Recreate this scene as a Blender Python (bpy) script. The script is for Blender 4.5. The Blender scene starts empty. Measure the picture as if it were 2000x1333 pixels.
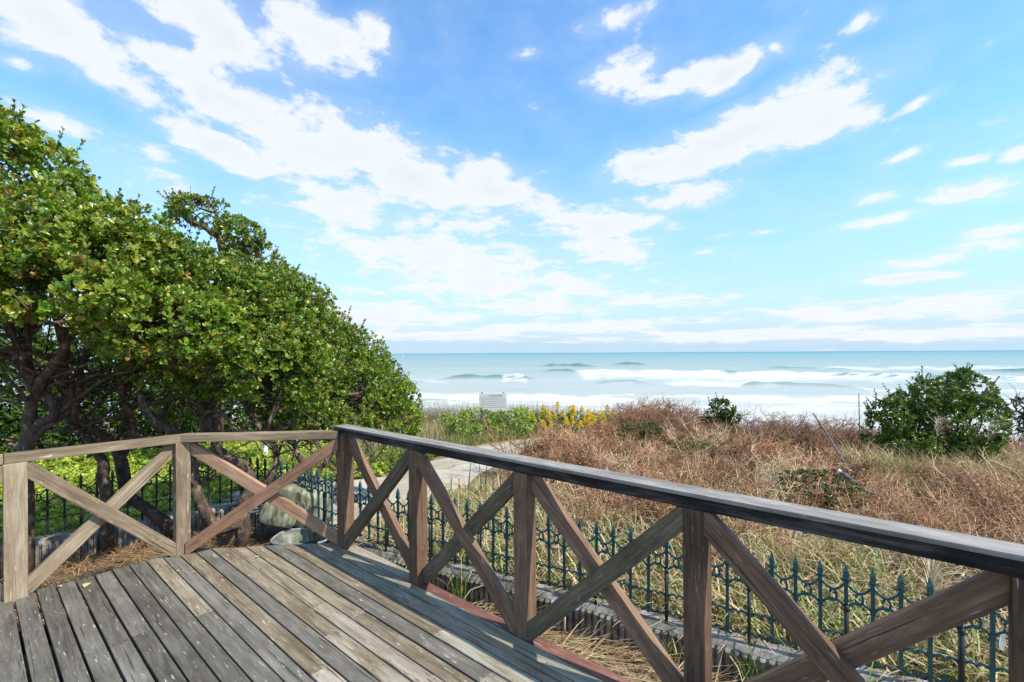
import bpy, bmesh, math
import numpy as np
from mathutils import Vector, Matrix
R = math.radians
rng = np.random.default_rng(7)
S = bpy.context.scene
COL = S.collection

# ------------------------------------------------------------------ camera
H = 1.55                      # eye height above the deck boards (deck top is z = 0)
F = 920.0                     # focal length in photo pixels (photo 2000 wide)
cam = bpy.data.cameras.new('camera')
cam.lens = 36.0 * F / 2000.0
cam.sensor_width = 36.0
cam.shift_y = 23.5 / 2000.0
cam.clip_start = 0.05
cam.clip_end = 90000
co = bpy.data.objects.new('camera', cam); COL.objects.link(co)
co.location = (0, 0, H)
co.rotation_euler = (R(90), R(0.31), 0)
S.camera = co

# ------------------------------------------------------------------ light
SUN_EL, SUN_AZ = R(49), R(-26)          # azimuth counted from +X
SD = Vector((math.cos(SUN_EL)*math.cos(SUN_AZ), math.cos(SUN_EL)*math.sin(SUN_AZ), math.sin(SUN_EL)))
sl = bpy.data.lights.new('sun', 'SUN'); sl.energy = 4.9; sl.angle = R(0.5); sl.color = (1.0, 0.94, 0.83)
so = bpy.data.objects.new('sun', sl); COL.objects.link(so)
so.rotation_euler = SD.to_track_quat('Z', 'Y').to_euler(); so.location = (20, -12, 30)
S.view_settings.view_transform = 'Standard'; S.view_settings.look = 'None'
S.view_settings.exposure = 0.35; S.view_settings.gamma = 1.0
S.cycles.max_bounces = 8; S.cycles.transparent_max_bounces = 8

# node helper -------------------------------------------------------
class NT:
    def __init__(s, tree): s.t = tree; s.n = tree.nodes; s.l = tree.links; s.n.clear()
    def new(s, kind, **kw):
        nd = s.n.new(kind)
        for k, v in kw.items(): setattr(nd, k, v)
        return nd
    def put(s, sock, v):
        if isinstance(v, bpy.types.NodeSocket): s.l.new(v, sock)
        else: sock.default_value = v
    def math(s, op, a, b=0.0, c=None, clamp=False):
        nd = s.new('ShaderNodeMath', operation=op, use_clamp=clamp)
        s.put(nd.inputs[0], a); s.put(nd.inputs[1], b)
        if c is not None: s.put(nd.inputs[2], c)
        return nd.outputs[0]
    def vmath(s, op, a, b=None):
        nd = s.new('ShaderNodeVectorMath', operation=op)
        s.put(nd.inputs[0], a)
        if b is not None: s.put(nd.inputs[1], b)
        return nd.outputs[1] if op == 'LENGTH' else nd.outputs[0]
    def xyz(s, x, y, z):
        nd = s.new('ShaderNodeCombineXYZ')
        for i, v in enumerate((x, y, z)): s.put(nd.inputs[i], v)
        return nd.outputs[0]
    def sep(s, v):
        nd = s.new('ShaderNodeSeparateXYZ'); s.put(nd.inputs[0], v); return nd.outputs
    def mapping(s, v, loc=(0,0,0), rot=(0,0,0), sc=(1,1,1), typ='POINT'):
        nd = s.new('ShaderNodeMapping', vector_type=typ); s.put(nd.inputs[0], v)
        nd.inputs[1].default_value = loc; nd.inputs[2].default_value = rot; nd.inputs[3].default_value = sc
        return nd.outputs[0]
    def noise(s, v, scale, detail=4, rough=.55, dist=0.0, col=False):
        nd = s.new('ShaderNodeTexNoise'); s.put(nd.inputs['Vector'], v)
        nd.inputs['Scale'].default_value = scale; nd.inputs['Detail'].default_value = detail
        nd.inputs['Roughness'].default_value = rough; nd.inputs['Distortion'].default_value = dist
        return nd.outputs[1 if col else 0]
    def mr(s, v, a, b, c=0.0, d=1.0, smooth=False):
        nd = s.new('ShaderNodeMapRange', interpolation_type='SMOOTHSTEP' if smooth else 'LINEAR')
        for i, x in enumerate((v, a, b, c, d)): s.put(nd.inputs[i], x)
        return nd.outputs[0]
    def ramp(s, v, stops, interp='LINEAR'):
        nd = s.new('ShaderNodeValToRGB'); cr = nd.color_ramp; cr.interpolation = interp
        while len(cr.elements) < len(stops): cr.elements.new(.5)
        for e, (p, c) in zip(cr.elements, stops): e.position = p; e.color = (*c, 1)
        s.put(nd.inputs[0], v); return nd.outputs[0]
    def mix(s, f, a, b, blend='MIX'):
        nd = s.new('ShaderNodeMix', data_type='RGBA', blend_type=blend)
        s.put(nd.inputs[0], f)
        for k, v in ((6, a), (7, b)):
            s.put(nd.inputs[k], (*v, 1) if isinstance(v, tuple) and len(v) == 3 else v)
        return nd.outputs[2]
    def bump(s, h, strength=.3, dist=.01):
        nd = s.new('ShaderNodeBump'); nd.inputs['Strength'].default_value = strength
        nd.inputs['Distance'].default_value = dist; s.put(nd.inputs['Height'], h); return nd.outputs[0]

# ------------------------------------------------------------------ world: Nishita sky + cloud field placed by azimuth / elevation
def ae(px, py):
    u = (px-1000)/F; v = (690-.0054*(px-1000)-py)/F
    a = math.atan(u); return a, v*math.cos(a)
W = bpy.data.worlds.new('World'); S.world = W; W.use_nodes = True
w = NT(W.node_tree)
tc = w.new('ShaderNodeTexCoord').outputs['Generated']
dx, dy, dz = w.sep(tc)
hyp = w.math('SQRT', w.math('ADD', w.math('MULTIPLY', dx, dx), w.math('MULTIPLY', dy, dy)))
az = w.math('ARCTAN2', dx, dy)
el = w.math('DIVIDE', dz, w.math('MAXIMUM', hyp, 1e-4))
elp = w.math('MAXIMUM', el, 0.0)
inv = w.math('DIVIDE', 1.0, w.math('ADD', elp, .13))
plane = w.xyz(w.math('MULTIPLY', w.math('DIVIDE', dx, w.math('MAXIMUM', hyp, 1e-4)), inv), w.math('MULTIPLY', w.math('DIVIDE', dy, w.math('MAXIMUM', hyp, 1e-4)), inv), 0.0)
warp = w.noise(plane, 2.3, 3, .5, col=True)
wx, wy, _ = w.sep(warp)
ae_v = w.xyz(w.math('ADD', az, w.math('MULTIPLY', w.math('SUBTRACT', wx, .5), .07)),
             w.math('ADD', el, w.math('MULTIPLY', w.math('SUBTRACT', wy, .5), w.math('MULTIPLY', w.math('MINIMUM', elp, .5), .14))), 0.0)
# cloud bodies: photo centre, half length, half height (px), tilt (deg, + = right end up), weight
CL = [(1440,268,290,62,13,1.0),(1600,235,115,45,8,1.0),(1290,310,150,38,10,1.0),
      (1220,145,95,48,8,.95),(1350,150,140,34,10,.85),(1450,130,115,38,22,.9),(1520,85,45,22,-30,.7),
      (420,40,240,85,-15,.95),(120,50,200,90,-18,1.0),(640,100,70,110,-60,.85),(610,60,80,120,55,.7),
      (520,235,370,80,-24,1.05),(780,330,300,80,-24,1.0),(960,370,170,50,-14,1.0),(440,290,190,40,-16,.9),(680,390,220,45,-10,.75),
      (740,60,55,40,-50,.62),(1310,390,160,30,4,.9),(1170,440,150,34,2,.95),(1180,480,120,22,2,.85),(1190,500,110,20,2,.8),
      (860,500,330,55,-6,.8),(700,430,220,40,-6,.75),(960,560,380,60,-3,.75),(760,620,300,50,0,.7),
      (1900,375,130,28,-4,.95),(1720,380,60,18,0,.6),(1730,430,110,14,4,.85),(1780,305,55,14,3,.8),(1890,318,45,11,3,.75),(1985,303,45,14,3,.75),
      (1770,545,120,12,0,.85),(1980,445,110,15,8,.7),(1830,505,240,18,7,.62),(1410,459,35,8,0,.6),(1485,455,35,9,0,.65),(1375,490,45,9,4,.65),
      (1800,190,60,12,20,.62),(1690,40,40,22,15,.65),(1210,30,80,28,10,.62),(1030,100,35,16,0,.6),
      (1700,610,500,30,1,.75),(1900,585,260,30,4,.72),(1250,590,330,20,1,.62),(1100,640,420,16,1,.8),(1500,655,600,16,0,.85),(900,655,260,14,0,.85),(1850,650,300,18,0,.85),
      (100,240,150,25,0,.5),(300,340,150,60,-12,.55),(1060,600,300,34,0,.6),(40,130,90,26,0,.55),(250,160,200,40,-20,.7)]
dens = None
for (px, py, hl, hh, tilt, wt) in CL:
    a, e = ae(px, py); cs = math.cos(a)
    m = w.mapping(ae_v, (a, e, 0), (0, 0, R(tilt)), (hl/F*cs*cs*1.25, hh/F*cs*1.35, 1), 'TEXTURE')
    b = w.math('MULTIPLY_ADD', w.vmath('LENGTH', m), -wt, wt)
    dens = b if dens is None else w.math('MAXIMUM', dens, b)
# elsewhere (outside the photographed window) the same kind of broken cloud
gen = w.math('MULTIPLY', w.mr(w.noise(plane, .9, 5, .55), .50, .72), w.mr(w.math('ABSOLUTE', az), .95, 1.4))
dens = w.math('MAXIMUM', dens, gen)
fluff = w.xyz(w.math('MULTIPLY', az, 2.6), w.math('MULTIPLY', w.math('LOGARITHM', w.math('ADD', elp, .10), 2.718), 2.3), 0.0)
n1 = w.noise(fluff, 3.6, 9, .60, .25)
n2 = w.noise(fluff, 11.0, 6, .6, .2)
det = w.math('ADD', w.math('MULTIPLY', w.math('SUBTRACT', n1, .5), 1.85), w.math('MULTIPLY', w.math('SUBTRACT', n2, .5), .55))
d2 = w.math('ADD', w.math('MAXIMUM', dens, -.35), det)
alpha = w.mr(d2, .13, .62, 0, .96, smooth=True)
thin = w.math('MULTIPLY', w.mr(w.math('ADD', dens, w.math('MULTIPLY', w.math('SUBTRACT', n1, .5), .7)), -.25, .6), .38)
alpha = w.math('MAXIMUM', alpha, thin)
sky = w.new('ShaderNodeTexSky', sky_type='NISHITA', sun_disc=False)
sky.sun_elevation = SUN_EL; sky.sun_rotation = math.atan2(SD.x, SD.y); sky.air_density = 1.0; sky.dust_density = 0.15; sky.ozone_density = 2.2
hs = w.new('ShaderNodeHueSaturation'); hs.inputs['Saturation'].default_value = 1.10; hs.inputs['Value'].default_value = 1.0
w.l.new(sky.outputs[0], hs.inputs['Color'])
skyc = w.mix(1.0, hs.outputs[0], (1.22, 1.80, 2.0), 'MULTIPLY')
skyc = w.mix(w.math('POWER', w.mr(el, .42, .02), 1.15), skyc, (3.35, 4.75, 5.95))
thick = w.mr(d2, .6, 1.35)
clc = w.mix(thick, (5.9, 6.15, 6.4), (5.35, 5.55, 5.8))
colr = w.mix(alpha, skyc, clc)
bg = w.new('ShaderNodeBackground'); bg.inputs[1].default_value = .125; w.l.new(colr, bg.inputs[0])
wo = w.new('ShaderNodeOutputWorld'); w.l.new(bg.outputs[0], wo.inputs[0])
W.cycles.sampling_method = 'MANUAL'; W.cycles.sample_map_resolution = 512

# ------------------------------------------------------------------ mesh helpers
def tag(o, label=None, cat=None, group=None, kind=None):
    for k, v in (('label', label), ('category', cat), ('group', group), ('kind', kind)):
        if v: o[k] = v
    return o
def thing(name, label, cat, loc=(0,0,0), group=None):
    o = bpy.data.objects.new(name, None); COL.objects.link(o); o.location = loc; o.empty_display_size = .2
    return tag(o, label, cat, group)
def wloc(o):
    v = Vector((0,0,0))
    while o is not None: v = v + Vector(o.location); o = o.parent
    return v
def link(name, me, mat, parent=None, loc=None, smooth=False):
    o = bpy.data.objects.new(name, me); COL.objects.link(o)
    if mat is not None:
        if not me.materials: me.materials.append(mat)
    if parent is not None: o.parent = parent
    if loc is not None: o.location = loc
    if smooth: me.polygons.foreach_set('use_smooth', np.ones(len(me.polygons), bool))
    return o
def np_mesh(name, V, Fs, col=None):
    """V (n,3); Fs list of int arrays (m,3)/(m,4); col (n,3) optional point colour"""
    me = bpy.data.meshes.new(name)
    V = np.asarray(V, np.float32)
    me.vertices.add(len(V)); me.vertices.foreach_set('co', V.ravel())
    Fs = [np.asarray(f, np.int32) for f in Fs if len(f)]
    tot = np.concatenate([np.full(len(f), f.shape[1], np.int32) for f in Fs])
    idx = np.concatenate([f.ravel() for f in Fs])
    st = np.concatenate([[0], np.cumsum(tot)[:-1]]).astype(np.int32)
    me.loops.add(len(idx)); me.loops.foreach_set('vertex_index', idx)
    me.polygons.add(len(tot)); me.polygons.foreach_set('loop_start', st); me.polygons.foreach_set('loop_total', tot)
    if col is not None:
        at = me.attributes.new('col', 'FLOAT_COLOR', 'POINT')
        c4 = np.ones((len(V), 4), np.float32); c4[:, :3] = col
        at.data.foreach_set('color', c4.ravel())
    me.update(calc_edges=True); me.validate()
    return me
class Soup:
    def __init__(s): s.V = []; s.F3 = []; s.F4 = []; s.C = []; s.n = 0
    def add(s, V, F3=None, F4=None, C=None):
        V = np.asarray(V, float).reshape(-1, 3)
        s.V.append(V)
        if F3 is not None and len(F3): s.F3.append(np.asarray(F3, np.int64).reshape(-1, 3)+s.n)
        if F4 is not None and len(F4): s.F4.append(np.asarray(F4, np.int64).reshape(-1, 4)+s.n)
        s.C.append(np.broadcast_to(np.asarray(C if C is not None else (1, 1, 1), float), (len(V), 3)))
        s.n += len(V)
    def mesh(s, name, origin=(0,0,0)):
        V = np.concatenate(s.V)-np.asarray(origin)
        Fs = []
        if s.F3: Fs.append(np.concatenate(s.F3))
        if s.F4: Fs.append(np.concatenate(s.F4))
        return np_mesh(name, V, Fs, np.concatenate(s.C))
    def obj(s, name, mat, parent=None, smooth=False, loc=None):
        org = wloc(parent) if parent is not None else Vector(loc if loc is not None else (0,0,0))
        return link(name, s.mesh(name, tuple(org)), mat, parent, loc if parent is None else None, smooth)
def unit(v): return v/np.maximum(np.linalg.norm(v, axis=-1, keepdims=True), 1e-9)
def tubes(soup, P, Rd, sides=5, C=None, cap=True):
    """P (N,K,3) polylines, Rd (N,K) radii"""
    P = np.asarray(P, float); Rd = np.asarray(Rd, float)
    if P.ndim == 2: P = P[None]; Rd = Rd[None]
    N, K, _ = P.shape
    T = np.empty_like(P); T[:, 1:-1] = P[:, 2:]-P[:, :-2]; T[:, 0] = P[:, 1]-P[:, 0]; T[:, -1] = P[:, -1]-P[:, -2]
    T = unit(T)
    ref = np.where(np.abs(unit(P[:, -1]-P[:, 0])[:, 2:3]) > .8, np.array([[1., 0, 0]]), np.array([[0, 0, 1.]]))[:, None, :]
    U = unit(np.cross(T, np.broadcast_to(ref, T.shape))); B = np.cross(T, U)
    a = np.arange(sides)/sides*2*np.pi
    V = P[:, :, None, :]+Rd[:, :, None, None]*(np.cos(a)[None, None, :, None]*U[:, :, None, :]+np.sin(a)[None, None, :, None]*B[:, :, None, :])
    V = V.reshape(-1, 3)
    n, k, j = np.meshgrid(np.arange(N), np.arange(K-1), np.arange(sides), indexing='ij')
    j2 = (j+1) % sides; b = n*K*sides
    Q = np.stack([b+k*sides+j, b+k*sides+j2, b+(k+1)*sides+j2, b+(k+1)*sides+j], -1).reshape(-1, 4)
    tri = None
    if cap:
        t = []
        for e in (0, K-1):
            bb = np.arange(N)*K*sides+e*sides
            for q in range(1, sides-1):
                t.append(np.stack([bb, bb+q, bb+q+1] if e else [bb, bb+q+1, bb+q], -1))
        tri = np.concatenate(t)
    if C is not None:
        C = np.asarray(C, float)
        if C.ndim == 2: C = np.repeat(C, K*sides, axis=0)
    soup.add(V, tri, Q, C)
def spline(pts, n=14):
    """Catmull-Rom through pts"""
    p = np.asarray(pts, float); p = np.vstack([2*p[0]-p[1], p, 2*p[-1]-p[-2]])
    out = []; m = len(p)-3
    for t in np.linspace(0, m-1e-6, n):
        i = int(t); f = t-i; a, b, c, d = p[i:i+4]
        out.append(.5*(2*b+(c-a)*f+(2*a-5*b+4*c-d)*f*f+(3*b-a-3*c+d)*f**3))
    return np.array(out)
# leaf template: obovate, folded along the midrib, length 1 along +Y
LV = np.array([[0,0,0],[-.13,.33,.03],[0,.33,-.02],[.13,.33,.03],[-.24,.72,.05],[0,.72,0],[.24,.72,.05],[0,1,-.05]], float)
LW = np.array([[0,0,0],[-.11,.30,.02],[0,.30,-.02],[.11,.30,.02],[-.215,.62,.05],[0,.62,-.01],[.215,.62,.05],[-.20,.86,.05],[0,.87,-.01],[.20,.86,.05],[0,1,-.03]], float)
LW3 = np.array([[0,2,1],[0,3,2],[7,8,10],[8,9,10]]); LW4 = np.array([[1,2,5,4],[2,3,6,5],[4,5,8,7],[5,6,9,8]])
L3 = np.array([[0,2,1],[0,3,2],[4,5,7],[5,6,7]]); L4 = np.array([[1,2,5,4],[2,3,6,5]])
def inst(soup, TV, T3, T4, pos, X, Y, Z, sc, C):
    n = len(pos); k = len(TV)
    sc = np.asarray(sc, float)
    if sc.ndim == 1: sc = np.repeat(sc[:, None], 3, 1)
    t = TV[None]*sc[:, None, :]
    V = pos[:, None, :]+t[:, :, 0:1]*X[:, None]+t[:, :, 1:2]*Y[:, None]+t[:, :, 2:3]*Z[:, None]
    off = (np.arange(n)*k)[:, None, None]
    soup.add(V.reshape(-1, 3), (T3[None]+off).reshape(-1, 3) if T3 is not None else None,
             (T4[None]+off).reshape(-1, 4) if T4 is not None else None, np.repeat(np.asarray(C, float), k, 0))
def frames(Y, up=None):
    r = rng.normal(size=Y.shape) if up is None else up
    X = unit(np.cross(Y, r)); Z = np.cross(X, Y); return X, Z
def rosettes(soup, pos, axis, k, length, cols, width=1.0, spread=(.35, 1.15), fine=False):
    """k leaves in a whorl round each axis"""
    n = len(pos); U, B = frames(axis)
    U2 = np.repeat(U, k, 0); B2 = np.repeat(B, k, 0); A2 = np.repeat(axis, k, 0); P2 = np.repeat(pos, k, 0)
    ph = np.tile(np.arange(k)/k*2*np.pi, n)+np.repeat(rng.uniform(0, 6.28, n), k)+rng.normal(0, .3, n*k)
    th = rng.uniform(spread[0], spread[1], n*k)
    D = unit(A2*np.cos(th)[:, None]+(U2*np.cos(ph)[:, None]+B2*np.sin(ph)[:, None])*np.sin(th)[:, None])
    Xl = unit(np.cross(D, A2)+rng.normal(0, .15, D.shape)); Xl = unit(Xl-D*np.sum(Xl*D, 1)[:, None]); Zl = np.cross(Xl, D)
    ln = np.repeat(length, k)*rng.uniform(.7, 1.15, n*k)
    sc = np.stack([ln*width, ln, ln], 1)
    base = P2-A2*(ln*rng.uniform(0, .5, n*k))[:, None]
    C = np.repeat(cols, k, 0)*rng.uniform(.75, 1.25, (n*k, 1))
    if fine: inst(soup, LW, LW3, LW4, base, Xl, D, Zl, sc, C)
    else: inst(soup, LV, L3, L4, base, Xl, D, Zl, sc, C)
def blades(soup, base, az, length, width, a0, bend, C, seg=4):
    """arching grass blades (ribbons)"""
    n = len(base); t = np.linspace(0, 1, seg+1)
    ang = a0[:, None]+bend[:, None]*t[None]**1.3
    st = (length/seg)[:, None]
    r = np.concatenate([np.zeros((n, 1)), np.cumsum(np.sin(ang[:, :-1])*st, 1)], 1)
    z = np.concatenate([np.zeros((n, 1)), np.cumsum(np.cos(ang[:, :-1])*st, 1)], 1)
    P = base[:, None, :]+np.stack([np.cos(az)[:, None]*r, np.sin(az)[:, None]*r, z], -1)
    wv = np.stack([-np.sin(az), np.cos(az), rng.normal(0, .25, n)], -1)
    wd = width[:, None]*(1-.92*t[None]**1.8)
    V = np.stack([P-wv[:, None]*wd[..., None]*.5, P+wv[:, None]*wd[..., None]*.5], 2)
    k = 2*(seg+1); i = np.arange(seg)*2
    q = np.stack([i, i+1, i+3, i+2], -1)
    Q = (q[None]+(np.arange(n)*k)[:, None, None]).reshape(-1, 4)
    soup.add(V.reshape(-1, 3), None, Q, np.repeat(C, k, 0))
def pick(cols, n, p=None, var=.18):
    c = np.asarray(cols, float)[rng.choice(len(cols), n, p=p)]
    return c*rng.uniform(1-var, 1+var, (n, 1))*rng.uniform(1-var*.4, 1+var*.4, (n, 3))
def wob(P, f, seed=0):
    """cheap smooth 3-D noise in -1..1"""
    q = P*f+seed*17.3
    return (np.sin(q[:, 0]*1.7+np.sin(q[:, 1]*1.3))+np.sin(q[:, 1]*1.9+np.sin(q[:, 2]*1.1)+2)+np.sin(q[:, 2]*1.5+np.sin(q[:, 0]*1.6)+4))/3

# ------------------------------------------------------------------ materials
def mat(name):
    m = bpy.data.materials.new(name); m.use_nodes = True
    k = NT(m.node_tree); b = k.new('ShaderNodeBsdfPrincipled'); o = k.new('ShaderNodeOutputMaterial')
    k.l.new(b.outputs[0], o.inputs[0]); return m, k, b, o
def leaf_mat(name, trans=.3, rough=.4, spec=.5, tint=(1.25, 1.15, .45)):
    m, k, b, o = mat(name)
    a = k.new('ShaderNodeAttribute', attribute_name='col').outputs[0]
    k.l.new(a, b.inputs['Base Color']); b.inputs['Roughness'].default_value = rough; b.inputs['Specular IOR Level'].default_value = spec
    if trans:
        t = k.new('ShaderNodeBsdfTranslucent'); k.l.new(k.mix(1.0, a, tint, 'MULTIPLY'), t.inputs[0])
        mx = k.new('ShaderNodeMixShader'); mx.inputs[0].default_value = trans
        k.l.new(b.outputs[0], mx.inputs[1]); k.l.new(t.outputs[0], mx.inputs[2]); k.l.new(mx.outputs[0], o.inputs[0])
    return m
def wood(name, stops, grain=1.0, rough=.75, bump=.35, streak=None, speck=None, edge=None):
    """weathered timber; the grain runs along the object's local X"""
    m, k, b, o = mat(name)
    oc = k.new('ShaderNodeTexCoord').outputs['Object']
    rnd = k.new('ShaderNodeObjectInfo').outputs['Random']
    off = k.xyz(k.math('MULTIPLY', rnd, 37.0), k.math('MULTIPLY', rnd, 11.0), k.math('MULTIPLY', rnd, 5.0))
    p = k.vmath('ADD', oc, off)
    ring = k.noise(k.mapping(p, sc=(1.9, 15*grain, 15*grain)), 1.6, 6, .66, 1.1)
    fine = k.math('ADD', k.math('MULTIPLY', k.noise(k.mapping(p, sc=(5, 170, 170)), 1.0, 3, .7), .5), k.math('MULTIPLY', k.noise(k.mapping(p, sc=(2.2, 62, 62)), 1.0, 3, .6, .6), .5))
    blot = k.noise(k.mapping(p, sc=(2.2, 4, 4)), 1.4, 5, .6)
    g = k.math('ADD', k.math('MULTIPLY', ring, .44), k.math('ADD', k.math('MULTIPLY', fine, .34), k.math('MULTIPLY', blot, .3)))
    g = k.math('ADD', g, k.math('MULTIPLY', k.math('SUBTRACT', rnd, .5), .14))
    c = k.ramp(g, stops)
    ck = k.noise(k.mapping(p, sc=(1.7, 75, 75)), 1.0, 2, .5, .4)
    c = k.mix(k.mr(ck, .655, .70, 0, .75), c, (.03,.024,.018))
    if streak:                                   # dark water stains along the grain
        s_ = k.noise(k.mapping(p, sc=(.9, 9, 9)), 2.1, 5, .65, .4)
        c = k.mix(k.mr(s_, .56, .70, 0, .8), c, streak)
    if speck:                                    # pale scuffs
        s_ = k.noise(k.mapping(p, rot=(0, 0, R(62)), sc=(10, 95, 30)), 1.0, 2, .5, .3)
        c = k.mix(k.mr(s_, .66, .74, 0, .8), c, speck)
        s2 = k.noise(k.mapping(p, sc=(40, 55, 50)), 1.0, 1, .5)
        c = k.mix(k.mr(s2, .80, .84, 0, .7), c, speck)
    k.l.new(c, b.inputs['Base Color'])
    b.inputs['Roughness'].default_value = rough; b.inputs['Specular IOR Level'].default_value = .25
    hgt = k.math('ADD', k.math('MULTIPLY', ring, .6), fine)
    k.l.new(k.bump(hgt, bump, .004), b.inputs['Normal'])
    return m
M = {}
M['deck_grey'] = wood('deck_grey', [(.40, (.066,.057,.045)), (.55, (.138,.124,.100)), (.68, (.225,.206,.172))], speck=(.46,.44,.40), rough=.75)
M['deck_tan'] = wood('deck_tan', [(.40, (.10,.074,.045)), (.54, (.225,.182,.122)), (.68, (.37,.322,.242))], streak=(.10,.065,.035), speck=(.55,.5,.42))
M['deck_pale'] = wood('deck_pale', [(.40, (.165,.13,.095)), (.54, (.295,.245,.185)), (.68, (.44,.385,.31))], streak=(.20,.11,.075), speck=(.5,.46,.4))
M['deck_moss'] = wood('deck_moss', [(.40, (.12,.105,.07)), (.54, (.245,.222,.16)), (.68, (.38,.35,.27))], streak=(.085,.065,.04), speck=(.48,.45,.38))
M['rail_brown'] = wood('rail_brown', [(.40, (.060,.039,.026)), (.55, (.165,.094,.057)), (.70, (.30,.185,.118))], speck=(.40,.28,.2))
M['rail_bleached'] = wood('rail_bleached', [(.40, (.14,.103,.066)), (.55, (.285,.215,.140)), (.68, (.43,.36,.262))], speck=(.55,.46,.38))
M['rail_salmon'] = wood('rail_salmon', [(.40, (.16,.088,.053)), (.55, (.33,.192,.118)), (.70, (.46,.32,.22))], speck=(.5,.38,.3))
M['rail_olive'] = wood('rail_olive', [(.40, (.055,.044,.028)), (.55, (.135,.105,.065)), (.70, (.25,.20,.13))], speck=(.36,.3,.22))
M['rail_top'] = wood('rail_top', [(.40, (.11,.098,.084)), (.55, (.20,.182,.158)), (.68, (.34,.318,.285))], speck=(.5,.49,.47))
M['rail_black'] = wood('rail_black', [(.42, (.010,.009,.008)), (.58, (.028,.025,.023)), (.74, (.16,.145,.13))], rough=.95)
M['fascia_red'] = wood('fascia_red', [(.40, (.10,.042,.030)), (.55, (.20,.088,.062)), (.68, (.33,.235,.185))], speck=(.5,.42,.37))
M['leaf'] = leaf_mat('leaf', .28, .33, .5)
M['leaf_matte'] = leaf_mat('leaf_matte', .3, .55, .3)
M['grass'] = leaf_mat('grass', .22, .6, .25, (1.1, 1.05, .7))
M['twig'] = leaf_mat('twig', 0, .8, .15)
M['flower'] = leaf_mat('flower', .2, .7, .1, (1.1, 1.0, .5))
def bark_mat(name, stops, lich):
    m, k, b, o = mat(name)
    oc = k.new('ShaderNodeTexCoord').outputs['Object']
    n = k.noise(k.mapping(oc, sc=(1, 1, .45)), 22, 6, .65)
    c = k.ramp(n, stops)
    l = k.noise(oc, 16, 5, .6)
    c = k.mix(k.mr(l, .56, .64, 0, .75), c, lich)
    k.l.new(c, b.inputs['Base Color']); b.inputs['Roughness'].default_value = .85; b.inputs['Specular IOR Level'].default_value = .2
    k.l.new(k.bump(n, .6, .01), b.inputs['Normal']); return m
M['bark'] = bark_mat('bark', [(.3, (.040,.028,.021)), (.5, (.090,.062,.046)), (.75, (.165,.12,.09))], (.24,.215,.17))
def noise_mat(name, stops, scale, rough=.8, bump=.3, dist=.01, detail=6, spec=.3, metallic=0.0, stretch=(1,1,1)):
    m, k, b, o = mat(name)
    oc = k.new('ShaderNodeTexCoord').outputs['Object']
    n = k.noise(k.mapping(oc, sc=stretch), scale, detail, .6)
    k.l.new(k.ramp(n, stops), b.inputs['Base Color']); b.inputs['Roughness'].default_value = rough
    b.inputs['Specular IOR Level'].default_value = spec; b.inputs['Metallic'].default_value = metallic
    if bump: k.l.new(k.bump(n, bump, dist), b.inputs['Normal'])
    return m
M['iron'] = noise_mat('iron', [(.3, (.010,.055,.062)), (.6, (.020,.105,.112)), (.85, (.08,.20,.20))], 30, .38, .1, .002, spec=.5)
M['iron_black_and_shaded'] = noise_mat('iron_black_and_shaded', [(.3, (.008,.012,.014)), (.7, (.03,.04,.042))], 30, .4, .1, .002, spec=.5)  # black for the support posts; also stands in for shade on the left fence
M['tub'] = noise_mat('tub', [(.38, (.11,.11,.055)), (.5, (.25,.25,.155)), (.64, (.42,.42,.32))], 11, .55, .15, .004, stretch=(1.4,1.4,.3))
M['tub_dark'] = noise_mat('tub_dark', [(.36, (.05,.06,.04)), (.5, (.11,.13,.095)), (.64, (.22,.235,.19))], 8, .4, .15, .004)
M['rim_grey'] = noise_mat('rim_grey', [(.3, (.16,.18,.19)), (.7, (.32,.34,.35))], 12, .45, .1, .003)
M['white_paint'] = noise_mat('white_paint', [(.3, (.60,.60,.575)), (.7, (.72,.72,.69))], 9, .5, .05, .002)
M['driftwood'] = noise_mat('driftwood', [(.3, (.09,.075,.062)), (.7, (.25,.23,.21))], 14, .8, .4, .006, stretch=(1,1,.2))
M['pipe'] = noise_mat('pipe', [(.3, (.05,.05,.055)), (.7, (.16,.16,.17))], 14, .4, .1, .003)
M['red_paint'] = noise_mat('red_paint', [(.3, (.42,.03,.03)), (.7, (.56,.06,.05))], 9, .5, .05, .002)
M['ink'] = noise_mat('ink', [(.3, (.40,.39,.36)), (.7, (.52,.50,.47))], 40, .7, 0)
M['dark_glass'] = noise_mat('dark_glass', [(.3, (.02,.03,.04)), (.7, (.05,.07,.08))], 4, .1, 0)
M['screw'] = noise_mat('screw', [(.3, (.03,.022,.016)), (.7, (.10,.075,.055))], 60, .6, 0)
M['dead_leaf'] = noise_mat('dead_leaf', [(.3, (.45,.33,.09)), (.7, (.66,.55,.22))], 30, .6, .1, .002)

# concrete wall
m, k, b, o = mat('concrete')
oc = k.new('ShaderNodeTexCoord').outputs['Object']
n = k.noise(oc, 9, 7, .65); f = k.noise(oc, 120, 3, .6)
c = k.ramp(n, [(.36, (.085,.076,.062)), (.5, (.20,.185,.16)), (.66, (.40,.385,.355))])
c = k.mix(k.mr(f, .45, .75, 0, .5), c, (.40,.38,.35))
k.l.new(c, b.inputs['Base Color']); b.inputs['Roughness'].default_value = .9; b.inputs['Specular IOR Level'].default_value = .2
k.l.new(k.bump(f, .5, .004), b.inputs['Normal']); M['concrete'] = m
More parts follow.
